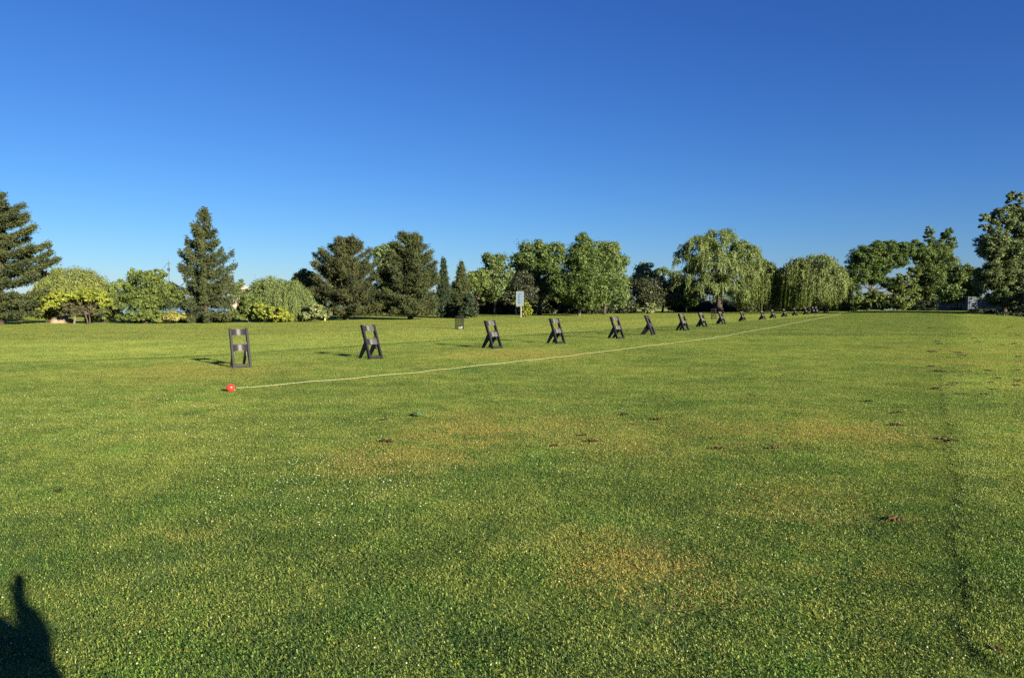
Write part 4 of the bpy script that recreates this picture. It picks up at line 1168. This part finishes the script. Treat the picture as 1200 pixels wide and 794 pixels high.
NAMED = [(1045, 612, .055, 'largest brown soil clod on the turf, lower right'), (907, 527, .055, 'brown soil clod with no neighbour, right of centre'),
         (843, 527.5, .045, 'flat dark clod left of the lone brown soil clod'), (768, 493, .060, 'brown soil clod at centre beside a darker one'),
         (730, 487, .055, 'dark soil clod just left of the centre brown clod'), (682, 512, .045, 'dark soil clod left end of a close pair left of centre'),
         (695, 519, .045, 'dark soil clod right end of a close pair left of centre'), (1100, 516, .06, 'brown soil clod near the rut, left of a touching pair'),
         (1115, 519, .06, 'dark brown soil clod near the rut, right of a touching pair'), (1052, 485, .06, 'dark soil clod in the clover, upper of two near the rut'),
         (1051, 500, .06, 'dark soil clod in the clover, lower of two near the rut'), (1017, 471, .06, 'lone dark soil clod upper right of the dry spot'),
         (68, 578, .035, 'lone dark soil clod at the far left of the turf'), (449, 493.5, .05, 'dark soil clod left of the dandelion rosette'),
         (453, 519, .055, 'dark soil clod below the dandelion rosette'), (1163, 764, .03, 'small tan soil clod in the rut at the lower right corner'),
         (649, 524, .04, 'small dark clod on the dry grass at centre left'), (745, 499, .04, 'small brown crumb below the centre brown clod'),
         (1127, 464, .07, 'broad dark soil clod right of the rut, left of two'), (1151, 464, .08, 'broad dark soil clod right of the rut, right of two')]
for i, (px, py, s, lab) in enumerate(NAMED):
    clod(px, py, s, i, lab, 'soil clods lying on the turf', 'dark' in lab)
r_ = random.Random(5)
for i in range(34):
    px = r_.uniform(1090, 1196); py = 383 + 75 * r_.random() ** 1.2
    d = gp(px, py).y
    clod(px, py, .035 + .0030 * d * r_.uniform(.5, 1.1), i, 'one of the small dark soil clods scattered over the worn far right turf', 'small soil clods on the worn far right turf', True)

# dandelion rosette
c = gp(491, 489)
Vv = []; Ff = []; bm = bmesh.new()
for q in range(16):
    a = q * 2.4; L = random.uniform(.06, .12); z = .03 + random.random() * .04
    d = Vector((math.cos(a), math.sin(a), 0)); s = Vector((-d.y, d.x, 0))
    prev = None
    for j in range(5):
        t = j / 4; wv = .022 * math.sin(math.pi * min(1, t * .85 + .12))
        p = d * L * t + Vector((0, 0, z * math.sin(t * 2.6)))
        a_ = bm.verts.new(p + s * wv); b_ = bm.verts.new(p - s * wv)
        if prev: bm.faces.new((prev[0], prev[1], b_, a_))
        prev = (a_, b_)
o = bmobj('dandelion', bm, simple('dandelion_leaf', (.07, .13, .04), .5, .4, .2, 20)); o.location = c + Vector((0, 0, .02))
tag(o, 'flat green dandelion rosette in the turf left of centre', 'plant')

# clover blossom and pale leaf specks: countless
def specks():
    pts = []
    zones = [((0, 230), (460, 520), 260), ((230, 460), (470, 620), 420), ((620, 760), (470, 560), 160), ((1020, 1100), (470, 520), 140),
             ((1130, 1200), (450, 580), 330), ((0, 1200), (440, 790), 260), ((840, 1000), (520, 620), 90), ((1120, 1200), (380, 460), 200), ((320, 560), (540, 600), 160)]
    for (x0, x1), (y0, y1), n in zones:
        for _ in range(n):
            p = gp(random.uniform(x0, x1), random.uniform(y0, y1))
            pts.append(p)
    n = len(pts)
    C = np.array([[p.x, p.y, p.z + .026 + .012 * random.random()] for p in pts])
    V = []; Fq = []
    s = (.0018 + .0036 * rng.random(n) ** 2 + 0.00018 * C[:, 1])
    o8 = np.array([[1, 0, 0], [0, 1, 0], [-1, 0, 0], [0, -1, 0], [0, 0, 1], [0, 0, -1]], float)
    v = (C[:, None, :] + o8[None] * s[:, None, None]).reshape(-1, 3)
    tri = np.array([[0, 1, 4], [1, 2, 4], [2, 3, 4], [3, 0, 4], [1, 0, 5], [2, 1, 5], [3, 2, 5], [0, 3, 5]])
    f = (tri[None] + (np.arange(n) * 6)[:, None, None]).reshape(-1, 3)
    me = npmesh('clover_blossom', v, f)
    o = obj('clover_blossom', me, simple('clover_white', (.36, .40, .25), .8, .2, .15, 6))
    tag(o, 'tiny white clover blossoms and pale leaf tips sprinkled through the turf', 'clover', kind='stuff')
specks()

# ------------------------------------------------------------------ the photographer, standing behind the lens
def sunframe(p, q, z):      # p across the sun direction, q along the shadow
    a = SUN_AZ - math.pi
    s = Vector((math.sin(a), math.cos(a), 0)); t = Vector((s.y, -s.x, 0))
    v = t * p + s * q
    return Vector((v.x, v.y, z))
def skin(name, verts, edges, radii, m_, parent=None, root_i=0, sub=2):
    me = bpy.data.meshes.new(name); me.from_pydata([tuple(v) for v in verts], edges, [])
    o = bpy.data.objects.new(name, me); col.objects.link(o)
    md = o.modifiers.new('s', 'SKIN'); 
    for i, r in enumerate(radii):
        me.skin_vertices[0].data[i].radius = (r, r) if not isinstance(r, tuple) else r
        me.skin_vertices[0].data[i].use_root = (i == root_i)
    sm = o.modifiers.new('b', 'SUBSURF'); sm.levels = sub; sm.render_levels = sub
    dg = bpy.context.evaluated_depsgraph_get(); dg.update()
    me2 = bpy.data.meshes.new_from_object(o.evaluated_get(dg))
    bpy.data.objects.remove(o); me2.name = name
    me2.materials.clear()
    me2.polygons.foreach_set('use_smooth', [True] * len(me2.polygons))
    return obj(name, me2, m_, parent)
def person():
    S = sunframe
    root = empty('person', sunframe(.30, -.65, 0)); o0 = root.location.copy()
    tag(root, 'person in a dark jacket and trousers standing behind the lens with one hand raised', 'person')
    J = {}
    J['pel'] = (S(.30, -.65, .96), .125); J['spi'] = (S(.35, -.66, 1.08), .14); J['che'] = (S(.33, -.66, 1.24), .145)
    J['nb'] = (S(.30, -.65, 1.43), .065); J['nk'] = (S(.30, -.63, 1.50), .055); J['hd'] = (S(.30, -.61, 1.58), .085); J['hd2'] = (S(.30, -.60, 1.66), .088); J['ht'] = (S(.30, -.61, 1.72), .055)
    J['sr'] = (S(.44, -.65, 1.30), .058); J['er'] = (S(.485, -.54, 1.315), .046); J['wr'] = (S(.455, -.40, 1.40), .036); J['pr'] = (S(.475, -.37, 1.465), .036)
    J['sl'] = (S(.13, -.65, 1.36), .058); J['el'] = (S(.07, -.42, 1.20), .044); J['wl'] = (S(.02, -.16, 1.40), .030); J['pl'] = (S(.01, -.10, 1.46), .030)
    J['hr'] = (S(.41, -.65, .92), .085); J['kr'] = (S(.40, -.64, .50), .058); J['ar'] = (S(.41, -.66, .10), .040); J['tr'] = (S(.42, -.50, .04), .035)
    J['hl'] = (S(.21, -.65, .92), .085); J['kl'] = (S(.20, -.62, .50), .058); J['al'] = (S(.19, -.66, .10), .040); J['tl'] = (S(.18, -.50, .04), .035)
    E = [('pel', 'spi'), ('spi', 'che'), ('che', 'nb'), ('nb', 'nk'), ('nk', 'hd'), ('hd', 'hd2'), ('hd2', 'ht'), ('che', 'sr'), ('sr', 'er'), ('er', 'wr'), ('wr', 'pr'),
         ('che', 'sl'), ('sl', 'el'), ('el', 'wl'), ('wl', 'pl'), ('pel', 'hr'), ('hr', 'kr'), ('kr', 'ar'), ('ar', 'tr'), ('pel', 'hl'), ('hl', 'kl'), ('kl', 'al'), ('al', 'tl')]
    M_SKIN = simple('skin_tone', (.50, .31, .22), .5, .4, .05, 20)
    vs = [J[k][0] - o0 for k in J]; rd = [J[k][1] for k in J]; ix = {k: i for i, k in enumerate(J)}
    es = [(ix[a], ix[b]) for a, b in E]
    # fingers
    def fingers(palm, wrist, side):
        d = (J[palm][0] - J[wrist][0]).normalized()
        sd = side
        for q in range(5):
            off = sd * ((q - 1.7) * .019)
            a = J[palm][0] - o0 + off * .8 + d * .015
            L = (.035, .055, .062, .057, .044)[q]
            dd = d if q else (d * .5 + sd * -.8).normalized()
            i0 = len(vs)
            vs.extend([a, a + dd * L * .6, a + dd * L * 1.15 + Vector((0, 0, .0)) + S(0, .012, 0)])
            rd.extend([.010, .009, .008]); es.append((ix[palm], i0)); es.append((i0, i0 + 1)); es.append((i0 + 1, i0 + 2))
    fingers('pr', 'wr', S(1, 0, 0)); fingers('pl', 'wl', S(1, 0, 0))
    skin('body', vs, es, rd, M_SKIN, root)
    def cloth(name, keys, edges, grow, m_):
        ii = {k: i for i, k in enumerate(keys)}
        skin(name, [J[k][0] - o0 for k in keys], [(ii[a], ii[b]) for a, b in edges], [J[k][1] + grow for k in keys], m_, root)
    cloth('jacket', ['pel', 'spi', 'che', 'sr', 'er', 'wr', 'sl', 'el', 'wl', 'nb'],
          [('pel', 'spi'), ('spi', 'che'), ('che', 'sr'), ('sr', 'er'), ('er', 'wr'), ('che', 'sl'), ('sl', 'el'), ('el', 'wl'), ('che', 'nb')], .018, simple('navy_cloth', (.03, .04, .08), .85, .2, .2, 30))
    cloth('trousers', ['pel', 'hr', 'kr', 'ar', 'hl', 'kl', 'al'], [('pel', 'hr'), ('hr', 'kr'), ('kr', 'ar'), ('pel', 'hl'), ('hl', 'kl'), ('kl', 'al')], .017,
          simple('grey_cloth', (.10, .10, .11), .85, .2, .2, 30))
    # hair cap, nose, shoes
    hc = J['hd2'][0] - o0
    bm = bmesh.new(); bmesh.ops.create_icosphere(bm, subdivisions=3, radius=.098, matrix=Matrix.Translation(hc + S(0, -.018, .022)) @ Matrix.Diagonal((1, 1, 1.05, 1)))
    bmobj('hair', bm, simple('brown_hair', (.05, .03, .02), .6, .4, .3, 50), root, True)
    bm = bmesh.new()
    bmesh.ops.create_icosphere(bm, subdivisions=2, radius=.016, matrix=Matrix.Translation(hc + S(0, .088, -.055)))
    bmobj('nose', bm, M_SKIN, root, True)
    for a in ('tr', 'tl'):
        bm = bmesh.new(); p = J[a][0] - o0
        bmesh.ops.create_icosphere(bm, subdivisions=3, radius=1, matrix=Matrix.Translation(p + S(0, -.06, .02)) @ Matrix.Rotation(SUN_AZ * -1, 4, 'Z') @ Matrix.Diagonal((.055, .15, .055, 1)))
        bmobj('shoe', bm, M_WIRE, root, True)
person()
bm = bmesh.new(); box(bm, (0, 0, 0), (.15, .008, .074), bevel=.003)
ph = bmobj('phone', bm, M_WIRE); ph.location = (-.03, -.05, 1.535); tag(ph, 'dark smartphone held up in the left hand of the person behind the lens', 'phone')
